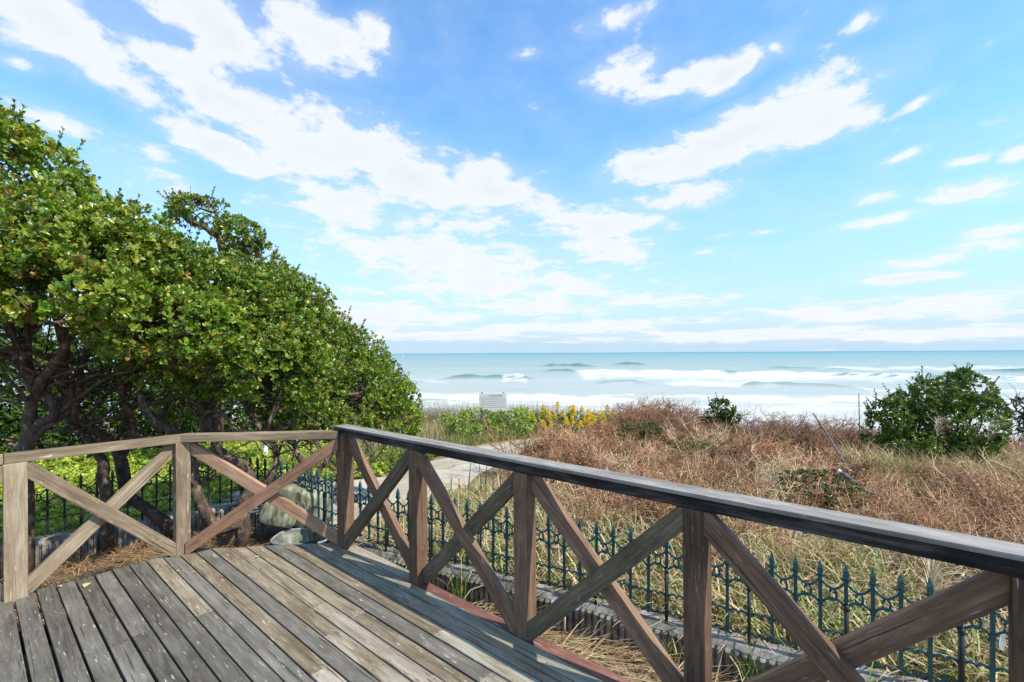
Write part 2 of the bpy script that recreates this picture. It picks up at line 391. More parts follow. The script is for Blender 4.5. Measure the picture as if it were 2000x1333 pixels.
# ground: sandy soil with litter
m, k, b, o = mat('soil')
oc = k.new('ShaderNodeTexCoord').outputs['Object']
n = k.noise(oc, 1.3, 6, .6); f = k.noise(oc, 40, 5, .7)
c = k.ramp(n, [(.3, (.10,.075,.045)), (.5, (.19,.135,.075)), (.7, (.30,.22,.125))])
c = k.mix(k.mr(f, .45, .7, 0, .55), c, (.36,.28,.17))
k.l.new(c, b.inputs['Base Color']); b.inputs['Roughness'].default_value = .95; b.inputs['Specular IOR Level'].default_value = .1
k.l.new(k.bump(f, .6, .02), b.inputs['Normal']); M['soil'] = m
# path: worn concrete with sand
m, k, b, o = mat('path')
oc = k.new('ShaderNodeTexCoord').outputs['Object']
n = k.noise(oc, 1.6, 6, .6); f = k.noise(oc, 60, 4, .7)
vo = k.new('ShaderNodeTexVoronoi', feature='DISTANCE_TO_EDGE'); vo.inputs['Scale'].default_value = .55
k.l.new(k.vmath('ADD', oc, k.vmath('MULTIPLY', k.noise(oc, 2.5, 4, .6, col=True), (.5, .5, 0))), vo.inputs['Vector'])
c = k.ramp(n, [(.3, (.31,.26,.19)), (.5, (.42,.37,.29)), (.7, (.50,.46,.38))])
c = k.mix(k.mr(f, .4, .75, 0, .45), c, (.30,.26,.20))
c = k.mix(k.mr(vo.outputs[0], .0, .018, .8, 0), c, (.15,.12,.085))
k.l.new(c, b.inputs['Base Color']); b.inputs['Roughness'].default_value = .95; b.inputs['Specular IOR Level'].default_value = .1
k.l.new(k.bump(f, .3, .01), b.inputs['Normal']); M['path'] = m

# ------------------------------------------------------------------ terrain
SEA_Z = H-8.0
def sstep(a, b, x): t = np.clip((x-a)/(b-a), 0, 1); return t*t*(3-2*t)
def gz(x, y):
    x = np.asarray(x, float); y = np.asarray(y, float)
    z = -.40-.012*np.maximum(y-4.5, 0)
    z = z-.055*np.clip(x-1.2, 0, 7)*sstep(3.5, 6, y)
    z = z-.03*np.clip(x-1.2, 0, 12)*sstep(6, 10, y)
    y0 = 14.6-3.2*sstep(1.0, 4.5, x)
    f = np.maximum(y-y0, 0)
    z = z-.42*f*sstep(0, 3, f)
    z = z+.05*np.sin(x*.9+1)*np.sin(y*.7)*sstep(6, 8, y)
    return np.maximum(z, SEA_Z-1.2)
def G(px, py, it=12):
    """ground point under a photo pixel"""
    v = (py-690+.0054*(px-1000))/F; d = 8.0
    for _ in range(it): d = (H-float(gz((px-1000)/F*d, d)))/v
    return np.array([(px-1000)/F*d, d, float(gz((px-1000)/F*d, d))])
def P3(px, py, d):
    return np.array([(px-1000)/F*d, d, H-(py-690+.0054*(px-1000))/F*d])
xs = np.unique(np.concatenate([np.linspace(-400, -20, 40), np.linspace(-20, 20, 201), np.linspace(20, 400, 40)]))
ys = np.unique(np.concatenate([np.linspace(-300, -4, 30), np.linspace(-4, 46, 251), np.linspace(46, 70, 6)]))
XX, YY = np.meshgrid(xs, ys); ZZ = gz(XX, YY)
V = np.stack([XX, YY, ZZ], -1).reshape(-1, 3); nx, ny = len(xs), len(ys)
i, j = np.meshgrid(np.arange(ny-1), np.arange(nx-1), indexing='ij'); q = i*nx+j
gr = link('ground', np_mesh('ground', V, [np.stack([q, q+1, q+nx+1, q+nx], -1).reshape(-1, 4)]), M['soil'], smooth=True)
tag(gr, kind='structure')
# path sheet, laid 6 mm over the ground
left = spline([(-5.4,6.3),(-4.2,6.7),(-3.0,7.1),(-2.05,7.5),(-1.25,9.1),(-.55,10.2),(.9,11.1),(2.0,11.7)], 40)
right = spline([(-4.4,4.9),(-3.0,5.35),(-1.8,5.5),(-1.05,6.3),(-.55,7.5),(.05,9.1),(.8,10.2),(2.1,11.2)], 40)
left = left+rng.normal(0, .04, left.shape); right = right+rng.normal(0, .04, right.shape)
tt = np.linspace(0, 1, 14)[None, :, None]
PP = left[:, None]*(1-tt)+right[:, None]*tt
V = np.concatenate([PP, gz(PP[..., 0], PP[..., 1])[..., None]+.012], -1).reshape(-1, 3)
i, j = np.meshgrid(np.arange(39), np.arange(13), indexing='ij'); q = i*14+j
pa = link('path', np_mesh('path', V, [np.stack([q, q+14, q+15, q+1], -1).reshape(-1, 4)]), M['path'], smooth=True); tag(pa, kind='structure')

# ------------------------------------------------------------------ sea: swell, breakers and foam in world space
def seapt(px, py): d = (H-SEA_Z)*F/(py-690+.0054*(px-1000)); return (px-1000)/F*d, d
py_r = np.concatenate([np.linspace(900, 800, 60), np.linspace(799.5, 700, 420), np.geomspace(699.8-690, .12, 60)+690])
px_c = np.concatenate([np.linspace(-1600, 560, 90), np.linspace(565, 2060, 620), np.linspace(2080, 3600, 70)])
D = (H-SEA_Z)*F/(py_r-690)
XX = (px_c[None, :]-1000)/F*D[:, None]; YY = np.repeat(D[:, None], len(px_c), 1)
PXv = np.repeat(px_c[None], len(py_r), 0); PYv = np.repeat(py_r[:, None], len(px_c), 1)
ZZ = np.zeros_like(XX)+SEA_Z
foam = np.zeros_like(XX)
def wline(pts):          # crest line given as photo points on the water, returned as world (x,y)
    return np.array([seapt(*p) for p in pts])
def crest(pts, amp, wid, taper=.25, front=.55):
    global ZZ
    L = wline(pts); L = L[np.argsort(L[:, 0])]
    yl = np.interp(XX, L[:, 0], L[:, 1])
    t = (XX-L[0, 0])/(L[-1, 0]-L[0, 0])
    env = sstep(0, taper, t)*sstep(0, taper, 1-t)
    s_ = YY-yl
    ZZ += amp*env*np.where(s_ > 0, np.exp(-(s_/wid)**2), np.exp(-(s_/(wid*front))**2))*(1+.15*np.sin(XX*.35+1)+.1*np.sin(XX*.9))
def foamband(pts, up, dn, st=1.0, taper=.06):
    """white water round a line: up/down reach in photo px on the water"""
    global foam
    L = np.array(pts, float); yl = np.interp(PXv, L[:, 0], L[:, 1])
    t = (PXv-L[0, 0])/(L[-1, 0]-L[0, 0]); env = sstep(0, taper, t)*sstep(0, taper, 1-t)*((t > 0) & (t < 1))
    yl = yl+1.2*np.sin(PXv*.045)+.8*np.sin(PXv*.11+1)
    s_ = PYv-yl+.0054*(PXv-1000)
    f = np.where(s_ < 0, np.clip(1+s_/up, 0, 1), np.clip(1-s_/dn, 0, 1))
    foam = np.maximum(foam, st*env*f)
ZZ += .10*np.sin(YY*.11+np.sin(XX*.013)*1.4)*np.exp(-YY/900)+.09*np.sin(YY*.23+XX*.045)*np.exp(-YY/350)+.05*np.sin(YY*.61+XX*.12+np.sin(XX*.2))*np.exp(-YY/200)
crest([(845,742),(930,742),(1010,742),(1075,744)], 1.5, 7, .3)
crest([(1040,717),(1110,717),(1190,719)], 1.9, 16, .35); crest([(1195,714),(1230,714),(1275,715)], 1.7, 18, .35)
crest([(1020,727),(1110,728),(1560,733),(1850,741),(2300,748)], 1.2, 9, .1)
crest([(1160,751),(1230,748),(1290,752)], .9, 6, .35); crest([(1440,757),(1500,752),(1620,757),(1740,764)], .8, 6, .3)
crest([(1900,728),(1990,729),(2200,730)], 1.4, 12, .3); crest([(1480,719),(1600,722),(1700,724)], .9, 14, .35)
crest([(700,750),(780,748),(850,751)], .8, 6, .35); crest([(560,790),(800,786),(950,790)], .5, 4, .2)
foamband([(972,743),(1000,740),(1036,744)], 4, 7, 1.0, .25)
foamband([(1108,729),(1180,729),(1310,732),(1400,737),(1560,738),(1760,740),(1830,742)], 3, 22, 1.0, .05)
foamband([(1270,752),(1350,757),(1440,758),(1520,752),(1560,748)], 16, 4, 1.0, .2)
foamband([(1540,724),(1700,727),(2100,730)], 4, 8, .75, .2)
foamband([(640,768),(800,768),(930,772),(1000,772),(1090,776),(1180,780),(1280,792)], 5, 38, .9, .1)
foamband([(1100,776),(1190,773),(1300,776),(1440,778)], 3, 12, .7, .2)
foamband([(1380,775),(1480,780),(1560,786),(1640,784),(1760,782)], 6, 26, .9, .12)
foamband([(1600,762),(1700,768),(1800,776),(2100,772)], 4, 8, .6, .2)
foamband([(1880,757),(1960,750),(2060,756)], 3, 12, 1.0, .25)
foamband([(1200,800),(1400,806),(1800,800),(2100,790)], 14, 50, .62, .1)
foamband([(770,741),(830,742),(900,745)], 3, 5, .55, .2)
foamband([(600,784),(1300,806)], 8, 90, .42, .05)
V = np.stack([XX, YY, ZZ], -1).reshape(-1, 3); nr, nc = XX.shape
i, j = np.meshgrid(np.arange(nr-1), np.arange(nc-1), indexing='ij'); q = i*nc+j
m, k, b, o = mat('sea_water')
geo = k.new('ShaderNodeTexCoord').outputs['Object']; gx, gy, gz_ = k.sep(geo)
fo = k.new('ShaderNodeAttribute', attribute_name='col').outputs[0]; fo, shal, _ = k.sep(fo)
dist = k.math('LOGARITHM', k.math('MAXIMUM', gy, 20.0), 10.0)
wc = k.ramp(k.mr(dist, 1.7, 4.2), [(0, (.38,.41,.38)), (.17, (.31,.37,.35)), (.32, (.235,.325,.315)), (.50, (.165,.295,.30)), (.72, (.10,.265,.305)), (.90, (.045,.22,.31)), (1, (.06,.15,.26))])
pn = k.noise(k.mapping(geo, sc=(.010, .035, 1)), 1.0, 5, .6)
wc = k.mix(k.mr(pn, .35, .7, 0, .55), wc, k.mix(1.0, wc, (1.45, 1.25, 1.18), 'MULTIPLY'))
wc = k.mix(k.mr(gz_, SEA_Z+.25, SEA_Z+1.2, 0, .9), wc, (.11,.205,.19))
fn = k.noise(k.mapping(geo, sc=(.12, .45, .2)), 1.0, 8, .74, .6)
fn2 = k.noise(k.mapping(geo, sc=(.9, 1.6, 1)), 1.0, 4, .6)
fm = k.mr(k.math('ADD', fo, k.math('ADD', k.math('MULTIPLY', k.math('SUBTRACT', fn, .5), 3.4), k.math('MULTIPLY', k.math('SUBTRACT', fn2, .5), 1.2))), .36, .92)
fm = k.math('MULTIPLY', fm, k.mr(fo, .02, .15))
fmc = k.mix(k.mr(fn2, .3, .7), (.54,.55,.545), (.70,.70,.68))
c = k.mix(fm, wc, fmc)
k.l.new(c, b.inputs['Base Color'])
k.l.new(k.mr(fm, 0, 1, .42, .9), b.inputs['Roughness']); b.inputs['Specular IOR Level'].default_value = .22; b.inputs['IOR'].default_value = 1.33
wn = k.math('ADD', k.noise(k.mapping(geo, sc=(.22, .8, 1)), 1.0, 5, .65), k.math('MULTIPLY', k.noise(k.mapping(geo, sc=(.03, .14, 1)), 1.0, 4, .6), 2.2))
k.l.new(k.bump(wn, .55, .5), b.inputs['Normal']); M['sea'] = m
cc = np.zeros((nr*nc, 3)); cc[:, 0] = foam.ravel()
sea = link('sea', np_mesh('sea', V, [np.stack([q, q+1, q+nc+1, q+nc], -1).reshape(-1, 4)], cc), M['sea'], smooth=True); tag(sea, kind='structure')

# ------------------------------------------------------------------ deck and railing frame
C0 = np.array([-1.36, 3.83])                     # corner post
ang = R(-40.7); U = np.array([math.cos(ang), math.sin(ang)])      # right-hand rail runs along U, towards the viewer
N_ = np.array([-math.sin(-ang)*1.0, -math.cos(ang)])               # inward normal
N_ = np.array([U[1], -U[0]])                     # (-.652,-.758) inward
BAY = .94
PR = [C0+U*BAY*t for t in (0, 1, 2, 3, 4.02)]
PL = [np.array([-2.60, 3.70]), np.array([-3.20, 3.03]), np.array([-3.83, 2.33])]
def prism_obj(name, poly, z0, z1, mt, parent, screws=(), bevel=.004):
    """polygon in a local XY frame -> bevelled slab, local X along the grain"""
    bm = bmesh.new()
    vs = [bm.verts.new((p[0], p[1], z0)) for p in poly]; f = bm.faces.new(vs)
    if f.normal.z > 0: f.normal_flip()
    r = bmesh.ops.extrude_face_region(bm, geom=[f])
    bmesh.ops.translate(bm, verts=[e for e in r['geom'] if isinstance(e, bmesh.types.BMVert)], vec=(0, 0, z1-z0))
    bmesh.ops.recalc_face_normals(bm, faces=bm.faces)
    if bevel: bmesh.ops.bevel(bm, geom=list(bm.edges), offset=bevel, segments=2, profile=.6, affect='EDGES', clamp_overlap=True)
    for (sx, sy) in screws:
        c_ = [bm.verts.new((sx+.0042*math.cos(a), sy+.0042*math.sin(a), z1+.0007)) for a in np.arange(8)*math.pi/4]
        f = bm.faces.new(c_); f.material_index = 1
    me = bpy.data.meshes.new(name); bm.to_mesh(me); bm.free()
    o = link(name, me, mt, parent)
    if screws: me.materials.append(M['screw'])
    return o
def clip(poly, n, c):
    """keep the side n.p <= c"""
    out = []; k = len(poly)
    for a in range(k):
        p, q = np.array(poly[a]), np.array(poly[(a+1) % k]); dp, dq = n@p-c, n@q-c
        if dp <= 0: out.append(tuple(p))
        if (dp < 0 < dq) or (dq < 0 < dp): out.append(tuple(p+(q-p)*dp/(dp-dq)))
    return out
deck = thing('wooden_deck', 'weathered grey and tan timber deck in the foreground, boards slanting to the railing', 'deck', (-.8, 2.2, 0))
dl = wloc(deck)
A0 = -U                                          # board axis, pointing away from the viewer
nl1 = np.array([-(PL[0]-C0)[1], (PL[0]-C0)[0]]); nl1 /= np.linalg.norm(nl1)
if nl1@np.array([0, 1]) < 0: nl1 = -nl1
nl2 = np.array([-(PL[1]-PL[0])[1], (PL[1]-PL[0])[0]]); nl2 /= np.linalg.norm(nl2)
if nl2@np.array([-1, 1]) < 0: nl2 = -nl2
rotz = math.atan2(A0[1], A0[0])
Rm = np.array([[A0[0], A0[1]], [-A0[1], A0[0]]])   # world -> board frame
NB = 44
for kb in range(-1, NB):
    t0 = .052+kb*.0985; t1 = t0+.0905-(.004 if kb > 12 else 0)+rng.normal(0, .0008)
    if kb == -1: t0, t1 = -.055, .043
    s_hi = 2.0; s_lo = -5.4
    if kb == -1: s_lo = -BAY+.0
    # butt joints
    cuts = [s_lo]; s_ = s_hi
    joints = []
    pos = rng.uniform(-1.4, -.2)
    fixed = {1: [-1.15, -2.9], 2: [-1.5, -3.3], 3: [-1.95, -3.6], 4: [-1.0, -2.3], 5: [-.72, -1.75, -3.1], 6: [-1.05, -2.6], 7: [-1.75, -3.2], 8: [-1.30, -3.0], 9: [-2.3], 10: [-.28, -2.05, -3.4], 11: [-1.75], 12: [-2.2]}
    if kb in fixed: joints = fixed[kb]
    elif kb > 12:
        while pos > s_lo+.4: joints.append(pos); pos -= rng.uniform(1.3, 2.6)
    ends = [s_hi]+joints+[s_lo]
    for a in range(len(ends)-1):
        hi, lo = ends[a], ends[a+1]
        if hi-lo < .1: continue
        g = .0015
        poly = [(lo+g, t0), (hi-g, t0), (hi-g, t1), (lo+g, t1)]
        wp = [tuple(C0+A0*p[0]+N_*p[1]) for p in poly]
        wp = clip(wp, nl1, nl1@C0+.055+rng.uniform(-.008, .012)); wp = clip(wp, nl2, nl2@PL[0]+.02+rng.uniform(-.01, .012)) if len(wp) > 2 else []
        if len(wp) < 3: continue
        wp = np.array(wp)
        if wp[:, 1].max() < -.9: continue
        ctr = wp.mean(0); loc = (wp-ctr)@Rm.T
        if kb <= 3 and kb >= 0: kind = ['deck_moss', 'deck_moss', 'deck_tan', 'deck_moss'][(kb+a) % 4]
        elif kb == -1: kind = 'deck_tan'
        elif kb <= 10: kind = rng.choice(['deck_tan', 'deck_pale', 'deck_grey', 'deck_moss'], p=[.42, .22, .26, .10])
        elif kb <= 13: kind = rng.choice(['deck_grey', 'deck_tan', 'deck_pale'], p=[.62, .26, .12])
        else: kind = 'deck_grey' if rng.random() < (.93 if ctr[1] < 3.0 else .85) else 'deck_tan'
        forced = {(2,0): 'deck_tan', (3,0): 'deck_grey', (3,1): 'deck_moss', (4,0): 'deck_tan', (4,1): 'deck_tan', (5,0): 'deck_tan', (5,1): 'deck_pale', (5,2): 'deck_pale', (6,0): 'deck_tan', (6,1): 'deck_tan', (7,0): 'deck_grey', (7,1): 'deck_tan', (8,0): 'deck_tan', (8,1): 'deck_pale', (9,0): 'deck_grey', (9,1): 'deck_tan', (10,0): 'deck_tan', (10,1): 'deck_grey', (10,2): 'deck_pale', (11,0): 'deck_grey', (11,1): 'deck_tan', (12,0): 'deck_grey', (13,0): 'deck_grey'}
        kind = forced.get((kb, a), kind)
        z = rng.normal(0, .0018)
        sc0 = float((ctr-C0)@A0); tc0 = float((ctr-C0)@N_)
        scr = []
        for sj in list(np.arange(-4.6, .9, .62))+[lo+.03, hi-.03]:
            for st in (t0+.018, t1-.018):
                w_ = C0+A0*sj+N_*st
                if lo+.02 < sj < hi-.02 and nl1@w_ < nl1@C0+.0 and nl2@w_ < nl2@PL[0]-.02: scr.append((sj-sc0, -(st-tc0)*1.0 if False else float(((w_-ctr)@Rm.T)[1])))
        o = prism_obj('board', [tuple(p) for p in loc], -.032, 0, M[kind], deck, screws=scr, bevel=.0035)
        o.location = (ctr[0]-dl.x, ctr[1]-dl.y, z-.001); o.rotation_euler = (rng.normal(0, .004), rng.normal(0, .001), rotz)
# joists below the boards
for sj in np.arange(-4.6, .6, .62):
    p = C0+A0*sj
    L0, L1 = p+N_*.07, p+N_*4.2
    o = prism_obj('joist', [(0, -.03), (4.1, -.03), (4.1, .03), (0, .03)], -.15, -.04, M['rail_black'], deck, bevel=0)
    o.location = (L0[0]-dl.x, L0[1]-dl.y, 0); o.rotation_euler = (0, 0, math.atan2(N_[1], N_[0]))
# red edge beam outside the boards
o = prism_obj('edge_beam', [(0, -.052), (3*BAY+.3, -.052), (3*BAY+.3, .046), (0, .046)], -.14, -.012, M['fascia_red'], deck, bevel=.006)
p = PR[1]; o.location = (p[0]-dl.x, p[1]-dl.y, 0); o.rotation_euler = (0, 0, math.atan2(U[1], U[0]))

rail = thing('wooden_railing', 'brown timber railing with crossed braces running round the edge of the deck', 'railing', (C0[0], C0[1], 0))
rl = wloc(rail)
def post(p, dirv, z0, z1, wd, mt):
    o = prism_obj('post', [(0, -wd/2), (z1-z0, -wd/2), (z1-z0, wd/2), (0, wd/2)], -wd/2, wd/2, M[mt], rail, bevel=.005)
    a = math.atan2(dirv[1], dirv[0])
    # local X -> up, local Y -> dirv
    X = Vector((0, 0, 1)); Y = Vector((dirv[0], dirv[1], 0)).normalized(); Z = X.cross(Y)
    o.matrix_local = Matrix.Translation((p[0]-rl.x, p[1]-rl.y, z0)) @ Matrix((X, Y, Z)).transposed().to_4x4()
def brace(p, q, up, off, zt, zb, mt, pw, wd=.088, th=.044, x0=0, x1=0):
    """one diagonal between posts p,q; up=True rises from p to q. off = offset along the inward normal"""
    p = np.array(p); q = np.array(q); L = np.linalg.norm(q-p); d = (q-p)/L; n = np.array([d[1], -d[0]])
    a, b_ = pw/2, L-pw/2
    s0, s1 = ((a, zb+.035), (b_, zt-.04)) if up else ((a, zt-.04), (b_, zb+.035))
    e = np.array(s1)-np.array(s0); Le = np.linalg.norm(e); e /= Le; m_ = np.array([-e[1], e[0]])
    s0 = np.array(s0); strip = [s0-e*.3-m_*wd/2, s0+e*(Le+.3)-m_*wd/2, s0+e*(Le+.3)+m_*wd/2, s0-e*.3+m_*wd/2]
    pl = [tuple(v) for v in strip]
    for nn, c_ in (((1., 0), b_+.002), ((-1., 0), -(a-.002)), ((0, 1.), zt-.002), ((0, -1.), -zb)):
        pl = clip(pl, np.array(nn), c_)
    pl = np.array(pl); c = pl.mean(0)
    loc = [(float((v-c)@e), float((v-c)@m_)) for v in pl]
    o = prism_obj('brace', loc, -th/2, th/2, M[mt], rail, bevel=.004)
    w0 = p+d*c[0]+n*off
    D3 = Vector((d[0], d[1], 0)); Z3 = Vector((0, 0, 1))
    X = D3*e[0]+Z3*e[1]; Y = D3*m_[0]+Z3*m_[1]; Z = X.cross(Y)
    o.matrix_local = Matrix.Translation((w0[0]-rl.x, w0[1]-rl.y, c[1])) @ Matrix((X, Y, Z)).transposed().to_4x4()
def hand(name, p, q, e0, e1, wd, z0, z1, mt, shift=0.0, poly=None):
    p = np.array(p); q = np.array(q); L = np.linalg.norm(q-p); d = (q-p)/L; n = np.array([d[1], -d[0]])
    pl = poly or [(-e0, -wd/2), (L+e1, -wd/2), (L+e1, wd/2), (-e0, wd/2)]
    o = prism_obj(name, pl, 0, z1-z0, M[mt], rail, bevel=.004)
    w0 = p+n*shift
    o.location = (w0[0]-rl.x, w0[1]-rl.y, z0); o.rotation_euler = (0, 0, math.atan2(d[1], d[0]))
ZR = .895; PW = .09
for t in range(5): post(PR[t], U, -.3 if t else -.02, ZR, PW if t else .098, 'rail_brown')
d2v = PL[1]-PL[0]; d2v = d2v/np.linalg.norm(d2v)
post(PL[0], d2v, -.3, .868, .098, 'rail_bleached'); post(PL[1], d2v, -.02, .865, .108, 'rail_bleached'); post(PL[2], d2v, -.3, .865, .1, 'rail_bleached')
IN, OUT = .0225, -.0225
zb = .0
# right-hand bays: which diagonal lies in front alternates
for t in range(4):
    fr_up = (t % 2 == 0)
    ms = [('rail_olive', 'rail_brown'), ('rail_brown', 'rail_olive'), ('rail_olive', 'rail_brown'), ('rail_brown', 'rail_brown')][t]
    brace(PR[t], PR[t+1], True, IN if fr_up else OUT, ZR, zb if t < 1 else .0, ms[0] if fr_up else ms[1], PW)
    brace(PR[t], PR[t+1], False, OUT if fr_up else IN, ZR, zb, ms[1] if fr_up else ms[0], PW)
# along left1 seen from the deck: p = PL[0] (left) -> q = C0 (right) keeps the inward normal towards the viewer
brace(PL[0], C0, True, IN, .87, 0, 'rail_salmon', .096); brace(PL[0], C0, False, OUT, .87, 0, 'rail_salmon', .096)
brace(PL[1], PL[0], False, IN, .862, 0, 'rail_bleached', .1); brace(PL[1], PL[0], True, OUT, .862, 0, 'rail_bleached', .1)
brace(PL[2], PL[1], True, IN, .862, 0, 'rail_bleached', .1); brace(PL[2], PL[1], False, OUT, .862, 0, 'rail_bleached', .1)
# handrails
hand('handrail_beam', PR[0], PR[4], .035, .05, .07, ZR, ZR+.052, 'rail_black', .006)
jt = BAY*1.98
hand('handrail_cap', PR[0], PR[0]+U*jt, .075, -.0015, .118, ZR+.054, ZR+.072, 'rail_top')
hand('handrail_cap', PR[0]+U*jt, PR[4], -.0015, .06, .118, ZR+.054, ZR+.072, 'rail_top')
hand('handrail', PL[0], C0, .0, -.045, .10, .87, .927, 'rail_bleached')
hand('handrail', PL[1], PL[0], .05, .055, .10, .866, .923, 'rail_bleached')
hand('handrail', PL[2], PL[1], .05, -.053, .10, .866, .922, 'rail_bleached')
# the railing turns back towards the viewer at the right-hand end
V4 = np.array([.10, -1.0]); V4 /= np.linalg.norm(V4)
Q1 = PR[4]+V4*1.1
hand('handrail', PR[4]+np.array([.035, 0]), Q1+np.array([.035, 0]), -.045, .05, .10, ZR+.028, ZR+.050, 'rail_top'); post(Q1, V4, -.3, ZR+.026, PW, 'rail_brown')

# ------------------------------------------------------------------ concrete wall and ornamental iron fence
WR = np.array([(-2.62,5.2),(-1.95,4.74),(-1.30,4.21),(-.62,3.87),(.40,3.335),(1.44,2.75),(2.2,2.36),(3.2,1.86)])
WLt = np.array([(-6.2,2.6),(-4.47,4.40),(-3.70,5.06),(-3.15,5.42),(-2.62,5.2)])
ZW0, ZW1 = -.42, -.168
def resample(L, step):
    seg = np.linalg.norm(np.diff(L, axis=0), axis=1); s_ = np.concatenate([[0], np.cumsum(seg)])
    n = int(s_[-1]/step); t = np.arange(n+1)*step
    P = np.stack([np.interp(t, s_, L[:, 0]), np.interp(t, s_, L[:, 1])], -1)
    i = np.clip(np.searchsorted(s_, t, side='right')-1, 0, len(seg)-1)
    return P, (L[1:]-L[:-1])[i]/seg[i][:, None]
def ribbed_wall(L, label, th=.12):
    base = (*L.mean(0), ZW0)
    s = Soup()
    n = len(L)
    T = np.gradient(L, axis=0); T = T/np.linalg.norm(T, axis=1, keepdims=True); Nn = np.stack([T[:, 1], -T[:, 0]], -1)   # towards the deck
    a, b_ = L+Nn*th/2, L-Nn*th/2
    prof = [(a, ZW0-.1), (a, ZW1-.03), (a-Nn*.022, ZW1), (b_, ZW1), (b_, ZW0-.1)]
    rows = [np.concatenate([p, np.full((n, 1), z)], 1) for p, z in prof]
    V = np.stack(rows, 1).reshape(-1, 3); Q = []
    for i in range(n-1):
        for j in range(4): Q.append([i*5+j, (i+1)*5+j, (i+1)*5+j+1, i*5+j+1])
    s.add(V, None, Q)
    P, D = resample(L, .045)
    for p, d in zip(P[1:], D[1:]):
        nn = np.array([d[1], -d[0]]); f0 = p+nn*(th/2-.004); wv = d*.0150*rng.uniform(.9, 1.1)
        pr = .022*rng.uniform(.85, 1.12); z1 = ZW1-.034+rng.uniform(-.004, .003)
        v = []
        for (oo, zz) in ((0, ZW0-.1), (pr, ZW0-.1), (pr, z1-.012), (pr*.45, z1), (0, z1)):
            for sg, sh in ((-1, 1), (1, .75 if oo else 1)):
                q_ = f0+nn*oo+wv*sg*(.8 if oo == pr else 1); v.append((q_[0], q_[1], zz))
        s.add(v, None, [[0,2,3,1],[2,4,5,3],[4,6,7,5],[6,8,9,7],[0,8,6,2],[2,6,4,4],[1,3,7,9],[3,5,7,7]][:5]+[[1,3,7,9]])
    o = s.obj('concrete_wall', M['concrete'], None, loc=base)
    tag(o, label, 'wall'); return o
ribbed_wall(WR, 'low ribbed concrete block wall under the blue green fence beyond the right railing')
ribbed_wall(WLt[:], 'low shaded concrete block wall behind the tree trunks at left')

SP = .1175; FH = .56
def picket_mesh(finial=True):
    s = Soup(); h = FH; r = .0088
    def box(z0, z1, a, b2=None):
        b2 = a if b2 is None else b2
        v = [(sx*a, sy*a*.8, z0) for sx, sy in ((-1,-1),(1,-1),(1,1),(-1,1))]+[(sx*b2, sy*b2*.8, z1) for sx, sy in ((-1,-1),(1,-1),(1,1),(-1,1))]
        s.add(v, None, [[0,1,5,4],[1,2,6,5],[2,3,7,6],[3,0,4,7],[4,5,6,7],[3,2,1,0]])
    box(.05*h, .835*h, r)
    box(.57*h, .60*h, r*1.35); box(.30*h, .315*h, r*1.3)
    # little side curls at mid height
    for z in (.545*h, .83*h if finial else .545*h):
        for sg in (-1, 1):
            P = np.array([(sg*.004, 0, z+.012), (sg*.012, 0, z+.004), (sg*.021, 0, z+.004), (sg*.027, 0, z+.013)])
            tubes(s, P, np.array([.0045, .0042, .0036, .002]), 5)
    if finial:
        box(.835*h, .865*h, r*.7); box(.862*h, .875*h, r*1.5, r*1.2); box(.875*h, .895*h, r*1.15, r*1.55)
        box(.895*h, .925*h, r*1.55, r*1.2); box(.925*h, .935*h, r*1.4, r*1.25); box(.935*h, 1.0*h, r*1.25, r*.12)
        for sg in (-1, 1):
            P = np.array([(sg*.003, 0, .862*h), (sg*.013, 0, .85*h), (sg*.022, 0, .858*h), (sg*.025, 0, .868*h)])
            tubes(s, P, np.array([.005, .0045, .0035, .002]), 5)
    else: box(.835*h, .842*h, r*1.2, r*1.1)
    return s.mesh('picket')
def scroll_mesh(n=4):
    s = Soup(); s_up, s_lo = Soup(), Soup(); h = FH; rr = .0066
    for k_ in range(n):
        x0 = k_*SP; x1 = x0+SP; cx = (x0+x1)/2
        def arc(z_end, z_mid, m=11, p=2.0, r=rr):
            u = np.linspace(-1, 1, m); z = z_mid+(z_end-z_mid)*np.abs(u)**p
            tubes(s, np.stack([cx+u*SP/2, 0*u, z], -1), np.full(m, r), 6)
        arc(.825*h, .735*h)                      # hanging swag below the finials
        a = np.linspace(0, 2*np.pi, 15)
        tubes(s, np.stack([cx+.0165*np.cos(a), 0*a, .677*h+.031*np.sin(a)], -1), np.full(15, rr*.95), 6, cap=False)
        arc(.565*h, .640*h, p=2.2)               # arch under the ring
        u = np.linspace(-1, 1, 15)               # bracket shaped double rails at the foot
        br = .018*(1-np.abs(u)**2)+.008*np.abs(np.sin(u*np.pi))-.010*np.exp(-(u/.12)**2)
        tubes(s_up, np.stack([cx+u*SP/2, 0*u, .265*h+br*1.2], -1), np.full(15, rr), 6)
        tubes(s_lo, np.stack([cx+u*SP/2, 0*u, .135*h-br*1.5], -1), np.full(15, rr), 6)
        for sg in (-1, 1):
            P = np.array([(cx, 0, .135*h-.012), (cx+sg*.010, 0, .135*h-.022), (cx+sg*.017, 0, .135*h-.014)])
            tubes(s_lo, P, np.array([.004, .004, .0025]), 5)
    return s.mesh('scrollwork'), s_up.mesh('foot_rail'), s_lo.mesh('foot_rail')
PM, PM0 = picket_mesh(), picket_mesh(False); SM, SM2, SM3 = scroll_mesh(); SM2.materials.append(M['iron']); SM3.materials.append(M['iron'])
PM.materials.append(M['iron']); PM0.materials.append(M['iron']); SM.materials.append(M['iron'])
def post_mesh():
    s = Soup()
    tubes(s, np.array([(0, 0, 0), (0, 0, .62*FH)]), np.array([.0105, .0105]), 8)
    tubes(s, np.array([(0, 0, .62*FH-.03), (0, 0, .62*FH)]), np.array([.0125, .0125]), 8)
    me = s.mesh('support_post'); me.materials.append(M['iron_black_and_shaded']); return me
